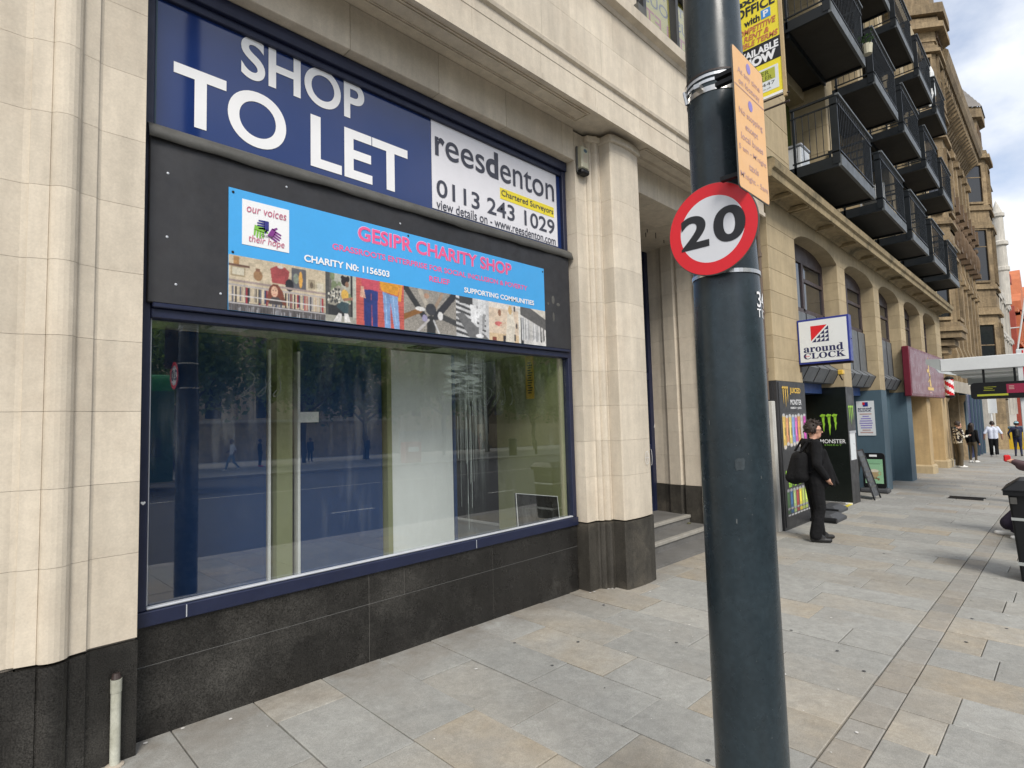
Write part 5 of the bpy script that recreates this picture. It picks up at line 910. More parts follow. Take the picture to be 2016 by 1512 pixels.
DP = thing('downpipe', 'thin brown downpipe running into pale boxing beside the first pier', 'pipe', (9.36, -0.32, 0)); obj('pipe', MB().tube([(9.36, -0.31, 1.95), (9.36, -0.31, 5.3)], 0.03, 10), M['brown_pipe'], DP)
for z in (2.4, 3.35, 4.3): obj('pipe_collar', MB().tube([(9.36, -0.31, z), (9.36, -0.31, z+0.07)], 0.042, 10), M['brown_pipe'], DP)
obj('pipe_boxing', MB().box(9.30, 9.43, -0.40, -0.262, gz(9.4)-0.01, 1.93, b=0.008), M['oldwhite'], DP)
OB = thing('office_banner', 'yellow and black office letting banner hanging on brackets behind the lamp column', 'banner', (9.0, -0.6, 7.3)); XO = 9.0
box('banner_sheet', M['yellow_print'], OB, XO, XO+0.02, -0.955, -0.10, 6.72, 8.8); xq = XO-0.0005
box('banner_edge', M['cream_paint'], OB, XO-0.01, XO+0.04, -1.0, -0.955, 6.62, 8.9); box('banner_hem', M['white_print'], OB, XO-0.004, XO+0.024, -0.955, -0.10, 6.69, 6.73)
box('black_band', M['black_print'], OB, XO-0.003, XO, -0.953, -0.10, 7.27, 7.62); xq = XO-0.003
for tx, z, w, h, c, bd, sh in (('OFFICE', 8.17, 0.62, 0.16, 'black_print', .03, 0), ('flexible', 8.36, 0.8, 0.13, 'black_print', .03, 0), ('COMPETITIVE', 7.865, 0.66, 0.10, 'terracotta', .03, .2), ('RENT &', 7.755, 0.40, 0.09, 'terracotta', .03, .2), ('FLEXIBLE TERMS', 7.645, 0.80, 0.09, 'terracotta', .03, .2), ('AVAILABLE', 7.45, 0.70, 0.12, 'white_print', .04, 0), ('NOW', 7.285, 0.52, 0.155, 'white_print', .06, 0)):
    ctr = {'OFFICE': -0.60, 'flexible': -0.55, 'COMPETITIVE': -0.58, 'RENT &': -0.60, 'FLEXIBLE TERMS': -0.53, 'AVAILABLE': -0.575, 'NOW': -0.62}[tx]; text(tx, (XO-0.0035, ctr+w/2, z), MY, EZ, w, h, M[c], OB, bold=bd, shear=sh, off=.001)
text('with', (XO-0.0035, -0.42, 8.0), MY, EZ, 0.25, 0.12, M['black_print'], OB, bold=.03, off=.001); box('parking_square', flat('parking_blue', (0.05, 0.25, 0.62), .4), OB, XO-0.004, XO, -0.835, -0.69, 8.0, 8.145); text('P', (XO-0.004, -0.725, 8.02), MY, EZ, 0.08, 0.105, M['white_print'], OB, bold=.03, off=.001)
box('agent_card', M['lightbox'], OB, XO-0.003, XO, -0.90, -0.30, 6.80, 7.18); box('agent_block', flat('olive_yellow_print', (.42, .44, .05), .5), OB, XO-0.005, XO-0.003, -0.85, -0.35, 6.97, 7.15)
text('CARTER', (XO-0.0052, -0.36, 7.065), MY, EZ, 0.40, 0.07, M['olive_dark'], OB, off=.001); text('TOWLER', (XO-0.0052, -0.40, 6.98), MY, EZ, 0.40, 0.07, M['olive_dark'], OB, off=.001); text('1447', (XO-0.0032, -0.60, 6.885), MY, EZ, 0.24, 0.055, M['black_print'], OB, off=.001); text('.co.uk', (XO-0.0032, -0.62, 6.83), MY, EZ, 0.16, 0.03, M['lead'], OB, off=.001)
obj('banner_bracket', MB().tube([(XO+.01, -1.03, 6.66), (XO+.01, -0.30, 6.66)], 0.013, 6).tube([(XO+.01, -1.03, 6.52), (XO+.01, -0.30, 6.52)], 0.016, 6), M['rust'], OB)
# pavement furniture outside the shop
AB_ = thing('chalkboard', 'black chalkboard A-frame with reddish brown legs standing edge-on beside the shop', 'a-board', (14.6, -0.4, gz(14.6, -.4)))
g6 = gz(14.6, -.4); ridge = (-0.30, g6+1.08)
for yb_, m1 in ((-0.60, 'charcoal'), (-0.10, 'rust')):
    d = Vector((0, yb_-ridge[0], g6-ridge[1])); n_ = Vector((0, -d.z, d.y)).normalized()*(0.012 if yb_ < -.3 else -.012)
    mb = MB(); P = rrect(14.32, 14.88, 0.06, 1.0, 0.06); f_ = [(a, ridge[0]+d.y*(1-b_), ridge[1]+d.z*(1-b_)) for a, b_ in P]; k_ = [(p[0], p[1]+n_.y, p[2]+n_.z) for p in f_]; n = len(P); mb.add(f_+k_, [tuple(range(n)), tuple(range(2*n-1, n-1, -1))]+[(k, (k+1) % n, n+(k+1) % n, n+k) for k in range(n)]); obj('board_panel', mb, M[m1], AB_)
    for xa in (14.34, 14.86): obj('leg', MB().tube([(xa, ridge[0], ridge[1]), (xa, yb_, g6)], 0.018, 6), M['rust' if yb_ > -.3 else 'black_plastic'], AB_)
ck = MB()
for k in range(7):
    t = 0.16+0.10*k; y_ = ridge[0]+(-0.30)*t-0.016; z_ = ridge[1]-1.08*t; ck.quad((14.40, y_, z_), (14.80-0.04*(k % 3), y_, z_), (14.80-0.04*(k % 3), y_+.008, z_+.03), (14.40, y_+.008, z_+.03))
tag(obj('chalk_marks', ck, M['lead'], AB_), kind='stuff')
KS = thing('coffee_sign', 'black framed pavement sign with a green coffee cup poster', 'pavement sign', (15.9, -0.3, gz(15.9)))
g9 = gz(15.9, -.3); fr_ = rrect(-0.24, 0.24, g9+0.10, g9+0.95, 0.07); mb = MB(); mb.prism([(-0.28+a, z) for a, z in fr_], 15.88, 15.92, axis='x'); obj('sign_frame', mb, M['black_plastic'], KS); obj('sign_foot', MB().box(15.75, 16.05, -0.58, 0.02, g9, g9+0.11, b=0.03), M['rubber'], KS)
p = Pic(40, 60, (.28, .50, .30)); p.rect(0, .8, 1, 1, (.24, .46, .27)).rect(.15, .78, .85, .84, (.18, .33, .2)).ell(.5, .42, .28, .17, (.40, .30, .16)).ell(.5, .52, .25, .06, (.66, .60, .48)).ell(.78, .42, .1, .08, (.40, .30, .16)).ell(.78, .42, .06, .05, (.28, .5, .3)).ell(.45, .22, .2, .04, (.25, .2, .1)).ell(.72, .18, .06, .05, (.2, .12, .05)).ell(.62, .22, .05, .04, (.16, .10, .05)).noise(.08)
p.make('poster', (15.8795, -0.09, g9+0.22), MY, EZ, 0.38, 0.58, KS, off=0.001); obj('white_mark', MB().box(15.876, 15.8795, -0.36, -0.2, g9+0.86, g9+0.91), M['white_print'], KS)
for (x, y, lab) in ((11.0, -0.62, 'grey rubber sign base on the pavement behind the man in black'), (12.1, -0.36, 'grey rubber sign base lying on the shop threshold')):
    sb_ = thing('sign_base', lab, 'sign base', (x, y, gz(x, y))); g = gz(x, y)
    obj('base_block', MB().add([(x-.36, y-.2, g), (x+.36, y-.2, g), (x+.36, y+.2, g), (x-.36, y+.2, g), (x-.36, y-.2, g+.05), (x+.36, y-.2, g+.05), (x+.36, y+.2, g+.05), (x-.36, y+.2, g+.05), (x-.22, y-.09, g+.13), (x+.22, y-.09, g+.13), (x+.22, y+.09, g+.13), (x-.22, y+.09, g+.13)], [(0, 1, 5, 4), (1, 2, 6, 5), (2, 3, 7, 6), (3, 0, 4, 7), (4, 5, 9, 8), (5, 6, 10, 9), (6, 7, 11, 10), (7, 4, 8, 11), (8, 9, 10, 11)]), M['rubber'], sb_, bev=0.012); obj('base_wheel', MB().tube([(x-.33, y-.22, g+.05), (x-.33, y+.22, g+.05)], 0.045, 12), M['black_plastic'], sb_)
LB = thing('litter_bin', 'black litter bin with a pale band at the right edge of the pavement', 'bin', (8.55, -3.45, gz(8.5, -3.4))); gb = gz(8.5, -3.4)
bx, by = 8.45, -3.47
def frus(mb, x0, x1, y0, y1, z0, xx0, xx1, yy0, yy1, z1): mb.add([(x0, y0, z0), (x1, y0, z0), (x1, y1, z0), (x0, y1, z0), (xx0, yy0, z1), (xx1, yy0, z1), (xx1, yy1, z1), (xx0, yy1, z1)], [(3, 2, 1, 0), (4, 5, 6, 7), (0, 1, 5, 4), (1, 2, 6, 5), (2, 3, 7, 6), (3, 0, 4, 7)]); return mb
obj('bin_body', frus(MB(), bx-.23, bx+.23, by-.21, by+.19, gb, bx-.27, bx+.27, by-.26, by+.245, gb+.98), M['black_plastic'], LB, bev=0.02); obj('bin_lid', frus(MB(), bx-.32, bx+.32, by-.31, by+.30, gb+.98, bx-.24, bx+.24, by-.2, by+.16, gb+1.09), M['black_plastic'], LB, bev=0.015)
obj('bin_lip', MB().box(bx-.30, bx+.30, by-.29, by+.28, gb+.93, gb+.98), M['black_plastic'], LB)
obj('pale_band', frus(MB(), bx-.262, bx+.262, by-.245, by+.228, gb+.66, bx-.264, bx+.264, by-.248, by+.231, gb+.69), M['grey_metal'], LB); obj('foot_band', frus(MB(), bx-.242, bx+.242, by-.222, by+.203, gb+.18, bx-.244, bx+.244, by-.224, by+.206, gb+.215), M['grey_metal'], LB); obj('bin_latch', MB().box(bx-.29, bx-.262, by+.17, by+.225, gb+.84, gb+.91), M['lead'], LB)
# bus shelter canopy
BSH = thing('bus_shelter', 'white bus shelter canopy and post reaching over the pavement at the right', 'bus shelter', (15.8, -3.0, gz(15.8, -3)))
obj('canopy_beam', MB().box(15.6, 15.68, -3.45, -1.76, 2.56, 2.84, b=0.01), M['white_metal'], BSH); obj('canopy_tip', MB().prism([(-1.758, 2.58), (-1.758, 2.85), (-1.50, 2.87), (-1.50, 2.76)], 15.6, 15.68, axis='x'), M['grey_metal'], BSH)
for k in range(4): box('roof_slat', M['white_metal'] if k % 2 else M['grey_metal'], BSH, 15.7+k*0.75, 16.42+k*0.75, -3.5, -1.85-0.0*k, 2.58-0.02*k, 2.63-0.02*k)
nn = 12; edge = [(15.68+3.2*k/nn, -1.70-0.35*(k/nn)**2, 2.56) for k in range(nn+1)]
mb = MB(); mb.v = [p for p in edge]+[(p[0], p[1]+0.05, 2.66) for p in edge]; mb.f = [(k, k+1, nn+2+k, nn+1+k) for k in range(nn)]; mb.mi = [0]*nn; obj('canopy_edge', mb, M['grey_metal'], BSH)
box('roof_end', M['grey_metal'], BSH, 18.7, 18.8, -3.5, -1.9, 2.35, 2.62); obj('shelter_post', MB().box(15.62, 15.76, -3.17, -3.03, gz(15.7, -3), 2.93, b=0.01), M['white_metal'], BSH); obj('post_stripe', MB().box(15.6165, 15.6195, -3.145, -3.12, 0.1, 2.9), M['red_print'], BSH)
obj('shelter_post', MB().box(18.7, 18.8, -3.5, -3.4, gz(18.7, -3), 2.6), M['white_metal'], BSH); obj('perch_seat', MB().box(9.9, 13.5, -3.75, -3.42, gz(11.5, -3.5)+.48, gz(11.5, -3.5)+.52).box(10.4, 10.45, -3.62, -3.57, gz(10.4, -3.6), gz(10.4, -3.6)+.5).box(13.0, 13.05, -3.62, -3.57, gz(13, -3.6), gz(13, -3.6)+.5), M['grey_metal'], BSH)
DD = thing('departure_display', 'black rounded departure board hanging under the bus shelter canopy', 'display', (15.7, -2.7, 2.1))
obj('display_case', MB().prism(rrect(-3.2, -2.255, 1.925, 2.275, 0.07), 15.56, 15.80, axis='x'), M['black_plastic'], DD); xd = 15.557
box('lime_bar', M['led'], DD, xd, xd+.003, -2.86, -2.36, 1.985, 2.025); box('crimson_block', M['crimson_panel'], DD, xd, xd+.003, -3.14, -2.84, 2.03, 2.22)
for k, (a, b_, c) in enumerate(((-2.65, -2.47, 'led'), (-2.62, -2.48, 'led'), (-2.68, -2.48, 'led'))): box('display_text', M[c], DD, xd, xd+.003, a, b_, 2.10+0.035*k, 2.108+0.035*k)
for k in range(3): box('display_text', M['mauve'], DD, xd-.002, xd, -2.96, -2.88, 2.11+0.03*k, 2.125+0.03*k)
for y in (-2.5, -3.0): box('hanger', M['black_plastic'], DD, 15.66, 15.70, y, y+.04, 2.27, 2.6)
YB_ = thing('yellow_bin', 'bright yellow bin far down the pavement beside the walkers', 'bin', (44, -2.2, gz(44, -2))); g = gz(44, -2.2)
obj('bin_body', frus(MB(), 43.2, 44.6, -2.6, -1.0, g, 43.1, 44.7, -2.7, -0.9, g+1.2), M['yellow_bin'], YB_, bev=.04); obj('bin_lid', MB().box(43.05, 44.75, -2.75, -0.85, g+1.2, g+1.32, b=.03), M['teal'], YB_)
# ================================================================== gothic brown building beyond
B3 = thing('gothic_building', 'tall brown gothic stone building with oriel bays and a corbelled cornice', 'building', (36, 0, 0))
box('core_wall', M['gothic'], B3, 26.5, 52, 0.15, 1.2, -1.2, 17.2)
def oct_bay(x0, x1, ya, yb, z0, z1, m_='gothic', nm='bay_wall', parent=None):
    c = (x1-x0)*0.27; return obj(nm, MB().prism([(x0, ya), (x0+c, yb), (x1-c, yb), (x1, ya)], z0, z1), M[m_], parent or B3)
def bay(x0, x1, ya, yb, zb_, zt_, strs, wins, parent):
    c = (x1-x0)*0.27; L_ = math.hypot(c, ya-yb); z = zb_
    while z < zt_:
        z1 = min(z+0.62, zt_); oct_bay(x0+.012, x1-.012, ya, yb+.004, z+.006, z1-.002, parent=parent, nm='stone_course'); z = z1
    for (z, h, o_) in strs: oct_bay(x0-o_, x1+o_, ya, yb-o_, z, z+h*.45, parent=parent, nm='string_course'); oct_bay(x0-o_*.5, x1+o_*.5, ya, yb-o_*.5, z+h*.45, z+h, parent=parent, nm='string_course')
    for (za, zc) in wins:
        for face in range(3):
            A, Bq = [((x0, ya), (x0+c, yb)), ((x0+c, yb), (x1-c, yb)), ((x1-c, yb), (x1, ya))][face]; A, Bq = Vector((*A, 0)), Vector((*Bq, 0)); d = (Bq-A); N = Vector((d.y, -d.x, 0)).normalized(); 
            f0, f1 = (0.2, 0.8) if face != 1 else (0.14, 0.86)
            wn = MB(); p0 = A+d*f0+N*0.012; p1 = A+d*f1+N*0.012; wn.quad((p0.x, p0.y, za), (p1.x, p1.y, za), (p1.x, p1.y, zc), (p0.x, p0.y, zc)); w = obj('window', wn, M['winglass'], parent)
            fm = MB()
            for t in ([f0-.04, f0+.0, f0, f0+.04], [f1-.0, f1+.04, f1, f1+.04]):
                q0 = A+d*t[0]; q1 = A+d*t[1]; fm.add([(q0.x, q0.y, za-.1), (q1.x, q1.y, za-.1), (q1.x, q1.y, zc+.15), (q0.x, q0.y, zc+.15)]+[((q0+N*.09).x, (q0+N*.09).y, za-.1), ((q1+N*.09).x, (q1+N*.09).y, za-.1), ((q1+N*.09).x, (q1+N*.09).y, zc+.15), ((q0+N*.09).x, (q0+N*.09).y, zc+.15)], [(4, 5, 6, 7), (0, 4, 7, 3), (1, 2, 6, 5), (3, 7, 6, 2), (0, 1, 5, 4)])
            for zz_ in (za-.12, zc, (za+2*zc)/3):
                h = .12 if zz_ != (za+2*zc)/3 else .05; q0 = A+d*(f0-.04); q1 = A+d*(f1+.04); e = N*(.10 if h > .1 else .03)
                fm.add([(q0.x, q0.y, zz_), (q1.x, q1.y, zz_), (q1.x, q1.y, zz_+h), (q0.x, q0.y, zz_+h), ((q0+e).x, (q0+e).y, zz_), ((q1+e).x, (q1+e).y, zz_), ((q1+e).x, (q1+e).y, zz_+h), ((q0+e).x, (q0+e).y, zz_+h)], [(4, 5, 6, 7), (3, 7, 6, 2), (0, 1, 5, 4)])
            if face == 1: q0 = A+d*.48; q1 = A+d*.52; fm.add([(q0.x, q0.y-.03, za), (q1.x, q1.y-.03, za), (q1.x, q1.y-.03, zc), (q0.x, q0.y-.03, zc)], [(0, 1, 2, 3)])
            obj('window_surround', fm, M['gothic'], parent)
        for k in range(3): oct_bay(x0+0.25, x1-0.25, ya, yb-0.03, za-.75, za-.70, parent=parent, nm='panel_band')
BA = sub('oriel_bay', B3, (28.7, -0.6, 10)); bay(26.6, 29.5, 0.15, -0.85, 4.55, 16.4, ((4.75, .35, .16), (8.0, .3, .14), (8.95, .25, .12), (12.4, .3, .14), (13.4, .25, .12), (15.9, .3, .18), (16.8, .5, .35)), ((5.3, 7.6), (9.5, 11.9), (13.9, 15.7)), BA)
for k in range(4): oct_bay(26.6+.2*k, 29.5-.2*k, 0.15, -0.95+.24*k, 4.5-.28*k, 4.72-.28*k, parent=BA, nm='corbel_course')
oct_bay(26.6, 29.5, .15, -0.9, 16.4, 17.4, parent=BA, nm='parapet_panel'); oct_bay(26.3, 29.85, .15, -1.22, 17.4, 17.8, parent=BA, nm='crown_cornice'); oct_bay(26.6, 29.5, .15, -0.8, 17.8, 20.5, parent=BA, nm='top_stage')
mb = MB()
for x in (27.45, 27.95, 28.4): mb.box(x, x+.28, -0.96, -0.88, 16.55, 17.25)
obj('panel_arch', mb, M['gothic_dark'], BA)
BB = sub('far_tower', B3, (44, -0.6, 10)); bay(41.9, 45.9, 0.15, -1.05, -1.0, 16.7, ((7.2, .4, .16), (8.7, .3, .12), (12.3, .4, .16), (13.4, .3, .12), (16.5, .5, .25)), ((3.0, 6.6), (9.2, 12.2), (13.9, 16.1)), BB)
oct_bay(42.2, 45.6, .15, -0.85, 16.7, 19.3, parent=BB, nm='upper_stage'); oct_bay(41.9, 45.9, .15, -1.1, 19.1, 19.7, parent=BB, nm='crown_cornice')
mb = MB()
for x in (43.1, 43.7, 44.3): mb.box(x, x+.3, -.9, -.83, 17.2, 18.7)
obj('panel_arch', mb, M['gothic_dark'], BB)
cb = [(41.8, .15), (42.9, -1.15), (44.9, -1.15), (46.0, .15), (44.9, 1.6), (42.9, 1.6)]; zt_ = 24.6
for k in range(9):
    f0, f1 = k/9, (k+1)/9; mb = MB(); cx_, cy_ = 43.9, .2; lo = [(cx_+(a-cx_)*(1-f0), cy_+(b_-cy_)*(1-f0), 19.7+2.6*f0) for a, b_ in cb]; hi = [(cx_+(a-cx_)*(1-f1)*1.03, cy_+(b_-cy_)*(1-f1)*1.03, 19.7+2.6*f1) for a, b_ in cb]; mb.add(lo+hi, [(i, (i+1) % 6, 6+(i+1) % 6, 6+i) for i in range(6)]); obj('roof_slate_course', mb, M['slate'], BB)
# main wall between the bays: courses, pilasters, corbel table
rr = random.Random(11); z = -1.0
while z < 15.0:
    x = 29.4+rr.uniform(-.6, 0)
    while x < 41.9:
        x1 = min(x+rr.uniform(1.6, 2.6), 41.9); 
        if x1-max(x, 29.4) > .2: box('stone_block', M['gothic'], B3, max(x, 29.4)+.008, x1-.008, 0.02+rr.uniform(-.02, .02), 0.16, z+.008, z+1.24)
        x = x1
    z += 1.25
for k in range(8):
    x = 30.6+k*1.5
    for (za, zb_) in ((4.8, 7.4), (8.6, 11.2), (12.0, 14.0)):
        wn = sub('lancet_window', B3, (x, 0, za)) if k < 7 else None
        if wn is None: continue
        box('pane', M['winglass'], wn, x-.25+.55, x+.25+.55, -.012, .03, za, zb_); obj('surround', MB().box(x-.33+.55, x-.25+.55, -.10, .03, za-.1, zb_).box(x+.25+.55, x+.33+.55, -.10, .03, za-.1, zb_).prism([(x+.55-.36, zb_-.02), (x+.55, zb_+.42), (x+.55+.36, zb_-.02)], -.12, .03, axis='y').box(x+.15, x+.95, -.14, .03, za-.22, za-.1), M['gothic'], wn)
    pl_ = MB(); pl_.box(x-.18, x+.18, -.34, .05, 1.0, 15.0)
    for (zz_, w) in ((3.9, .30), (7.8, .28), (11.5, .28), (14.2, .26)): pl_.box(x-w, x+w, -.46, .05, zz_, zz_+.22).prism([(-.46, zz_+.22), (-.34, zz_+.7), (.05, zz_+.7), (.05, zz_+.22)], x-.2, x+.2, axis='x')
    obj('buttress', pl_, M['gothic'], B3)
    st = MB(); st.ball((x, -.42, 9.9), (.2, .2, .62), 8, 7).ball((x, -.45, 10.65), (.13, .13, .16), 8, 6).box(x-.26, x+.26, -.6, -.2, 9.1, 9.35).prism([(x-.3, 11.0), (x, 11.8), (x+.3, 11.0)], -.62, -.2, axis='y'); obj('niche_figure', st, M['gothic_dark'], B3)
for (zz_, hh_) in ((7.7, .7), (11.3, .6), (14.1, .9)):
    x = 29.7
    while x < 41.6:
        obj('blind_arch', MB().box(x, x+.10, -.12, .03, zz_, zz_+hh_).box(x+.34, x+.40, -.08, .03, zz_, zz_+hh_).prism([(x-.02, zz_+hh_), (x+.25, zz_+hh_+.28), (x+.52, zz_+hh_), (x+.44, zz_+hh_), (x+.25, zz_+hh_+.18), (x+.06, zz_+hh_)], -.13, .03, axis='y').box(x, x+.5, -.16, .03, zz_-.12, zz_), M['gothic'], B3); x += .62
x = 29.8
while x < 41.8:
    obj('corbel', MB().prism([(.05, 15.2), (-.12, 15.25), (-.45, 15.7), (-.82, 15.95), (-.85, 16.3), (.05, 16.3)], x, x+.22, axis='x'), M['gothic'], B3); x += .46
box('corbel_shadow_panel', M['gothic_dark'], B3, 30.0, 41.9, -.05, .1, 15.1, 16.3); obj('cornice', MB().prism([(.1, 16.3), (-.92, 16.3), (-1.02, 16.5), (-1.08, 16.9), (-.9, 17.1), (.1, 17.2)], 29.4, 42.2, axis='x'), M['gothic'], B3)  # dark panel paints the shade between the corbels
obj('roof', MB().prism([(-.8, 17.1), (3.0, 20.5), (3.0, 17.1)], 30.4, 52, axis='x'), M['slate'], B3); obj('mast', MB().tube([(34.0, 0.2, 17), (34, 0.2, 21.8)], 0.035, 6).tube([(34, .2, 20.6), (34.35, .2, 20.7)], 0.03, 5), M['rust'], B3)
# street level of the gothic building
obj('door_hood', MB().prism([(0.1, 2.6), (-1.15, 2.25), (-1.22, 2.38), (-.9, 2.75), (0.1, 3.1)], 28.2, 32.2, axis='x'), M['pale_stone'], B3); box('dark_doorway', M['door_dark'], B3, 27.6, 30.4, -.02, .14, -.9, 2.4)
for x in (26.7, 31.0): obj('column', MB().tube([(x, -.28, gz(x)-.05), (x, -.28, 2.0), (x, -.28, 2.15), (x, -.28, 2.35)], [.2, .17, .24, .27], 14), M['gothic'], B3, autosmooth=40)
box('shopfront_panel', M['bluedark'], B3, 32.2, 38.4, -.42, .1, -1.2, 2.5); box('shopfront_panel', M['teal'], B3, 31.6, 32.2, -.45, .1, -1.2, 2.6); 
for x in (33.5, 34.8, 36.1, 37.4): box('shopfront_mullion', M['teal'], B3, x-.06, x+.06, -.5, -.42, -1.0, 2.4)
for x in (39.2, 42.0, 45.0): box('ground_pier', M['pale_stone'], B3, x-.5, x+.5, -.6, .1, -1.2, 4.5)
WB = thing('wall_banner_light', 'thin white upright sign post standing by the dark blue shopfront', 'post', (38.9, -.7, gz(38))); obj('post', MB().tube([(38.9, -.7, gz(38.9)), (38.9, -.7, 2.2)], .05, 8), M['white_metal'], WB); box('post_sign', M['lightbox'], WB, 38.85, 38.95, -.95, -.6, 1.5, 2.4)
B4 = thing('pale_stone_building', 'distant white stone building with a domed pinnacle beyond the gothic tower', 'building', (54, 0, 0))
box('wall', M['pale_stone'], B4, 47, 61, -.5, 8, -1.5, 10.0)
for k in range(4):
    for z in (1.5, 4.6, 7.3): box('window', M['winglass'], B4, 48+k*3.2, 49.4+k*3.2, -.53, -.45, z, z+2.0); obj('window_surround', MB().box(47.8+k*3.2, 48+k*3.2, -.7, -.5, z-.2, z+2.2).box(49.4+k*3.2, 49.6+k*3.2, -.7, -.5, z-.2, z+2.2).box(47.7+k*3.2, 49.7+k*3.2, -.75, -.5, z+2.1, z+2.35), M['pale_stone'], B4)
for z in (3.9, 6.9, 9.7): box('string_course', M['pale_stone'], B4, 47, 61, -.75, -.5, z, z+.3)
obj('pinnacle', MB().tube([(56, -.65, 9.5), (56, -.65, 12.0), (56, -.65, 12.1), (56, -.65, 12.35), (56, -.65, 12.4), (56, -.65, 14.0), (56, -.65, 14.05), (56, -.65, 14.3), (56, -.65, 14.4), (56, -.65, 16.2), (56, -.65, 16.25), (56, -.65, 16.5), (56, -.65, 16.55), (56, -.65, 17.5)], [.42, .42, .5, .5, .42, .40, .54, .54, .38, .36, .46, .46, .36, .03], 14), M['pale_stone'], B4, autosmooth=30)
B5 = thing('red_brick_building', 'distant red brick building with terracotta gables at the end of the street', 'building', (80, 0, 0))
box('wall', M['redbrick'], B5, 62, 112, -.9, 8, -2, 10.2)
for k in range(9):
    for z in (1.2, 4.6, 7.6): box('window', M['winglass'], B5, 63.4+k*5.4, 65.4+k*5.4, -.93, -.8, z, z+1.9); obj('window_surround', MB().box(63+k*5.4, 63.4+k*5.4, -1.2, -.9, z-.3, z+2.2).box(65.4+k*5.4, 65.8+k*5.4, -1.2, -.9, z-.3, z+2.2).box(63+k*5.4, 65.8+k*5.4, -1.25, -.9, z+1.9, z+2.2), M['terracotta'], B5)
for x in (68, 78, 90): obj('gable', MB().prism([(x-3, 10.2), (x-3, 11), (x-1.8, 11.8), (x-1.2, 13.2), (x, 14.2), (x+1.2, 13.2), (x+1.8, 11.8), (x+3, 11), (x+3, 10.2)], -1.2, 0.6, axis='y'), M['terracotta'], B5)
obj('chimney', MB().box(62.3, 63.3, -.65, -.05, 10.2, 12.2).box(62.1, 63.5, -.8, .1, 12.2, 12.9), M['redbrick'], B5)
for z in (3.9, 7.0, 9.7): box('terracotta_band', M['terracotta'], B5, 62, 112, -1.1, -.9, z, z+.35)
FP = thing('flag_pole', 'thin white slanting pole in front of the red brick building', 'pole', (60, -1.0, 5.5)); obj('pole', MB().tube([(60, -.75, 5.2), (60, -1.8, 11.2)], .06, 8), M['white_metal'], FP); obj('pole_stay', MB().tube([(60, -.52, 8.15), (60, -1.2, 8.15)], .045, 6), M['white_metal'], FP)
# ================================================================== across the road (seen mirrored in the window)
TH = thing('civic_building', 'soot stained stone civic building across the square reflected in the glass', 'building', (40, -62, 0)); gy = -62
box('wall', M['townhall'], TH, -10, 110, -75, gy, -2, 15)
for k in range(22):
    x = -7+k*5.3
    for z in (3.0, 8.6): box('window', M['winglass'], TH, x, x+1.7, gy-.05, gy+.02, z, z+3.4); obj('window_surround', MB().box(x-.25, x, gy, gy+.25, z-.3, z+3.7).box(x+1.7, x+1.95, gy, gy+.25, z-.3, z+3.7).box(x-.4, x+2.1, gy, gy+.4, z+3.5, z+3.9), M['townhall'], TH)
    obj('pilaster', MB().box(x-2.0, x-1.2, gy, gy+.5, 1.2, 14.0).box(x-2.15, x-1.05, gy, gy+.65, 13.5, 14.2), M['townhall'], TH)
box('cornice', M['townhall'], TH, -10, 110, gy, gy+1.2, 14.2, 15.2); box('plinth', M['townhall'], TH, -10, 110, gy, gy+.8, -2, 1.3)
TW = thing('terrace_wall', 'low stone terrace wall with steps across the road', 'wall', (30, -47, 0)); box('wall_face', M['townhall'], TW, -10, 34, -48, -47, -2, 2.3); box('coping', M['pale_stone'], TW, -10, 34, -48.1, -46.8, 2.3, 2.55); box('wall_face', M['townhall'], TW, 46, 110, -48, -47, -2.5, 1.6)
for k in range(9): box('step', M['slab'], TW, 34, 46, -47.0+0.0-0.5*k, -45.5-.5*k, -1.2+.25*k, -.95+.25*k)
def limb(mb, a, b_, r0, r1, seg=4):
    a, b_ = Vector(a), Vector(b_); pts = []; rs_ = []
    for k in range(seg+1): t = k/seg; pts.append(a+(b_-a)*t+Vector((random.uniform(-.1, .1), random.uniform(-.1, .1), 0))*(0 < k < seg)*(b_-a).length*.25); rs_.append(r0+(r1-r0)*t)
    mb.tube(pts, rs_, 7)
def tree_meshes(seed):
    random.seed(seed); tr = MB(); limb(tr, (0, 0, -.3), (0.1, 0.1, 3.6), .24, .17); ends = []
    for k in range(8):
        a = k*.785+random.uniform(-.3, .3); e = (random.uniform(1.8, 3.4)*math.cos(a), random.uniform(1.8, 3.4)*math.sin(a), random.uniform(3.9, 8.4)); limb(tr, (0.1, 0.1, random.uniform(2.6, 3.7)), e, .10, .03); ends.append(e)
    ends += [(random.gauss(0, 2.0), random.gauss(0, 2.0), random.uniform(4.2, 9.5)) for k in range(16)]
    lv = MB()
    for e in ends:
        for k in range(230):
            c = Vector(e)+Vector((random.gauss(0, .75), random.gauss(0, .75), random.gauss(0, .6))); s = random.uniform(.13, .26); d = Vector((random.gauss(0, 1), random.gauss(0, 1), random.gauss(0, .7))).normalized()*s; n = d.cross(Vector((random.gauss(0, 1), random.gauss(0, 1), random.gauss(0, 1)))).normalized()*s*.6
            lv.quad(c-d, c+n, c+d, c-n)
    return tr.mesh('trunk', M['bark']), lv.mesh('crown', M['leaf'])
TM = [tree_meshes(3), tree_meshes(8)]
pos_ = ['nearest the green bus', 'behind the white shirted walker', 'beside the wall end', 'left of the steps', 'in front of the steps', 'right of the steps', 'far along the square', 'farther along the square', 'farthest along the square']
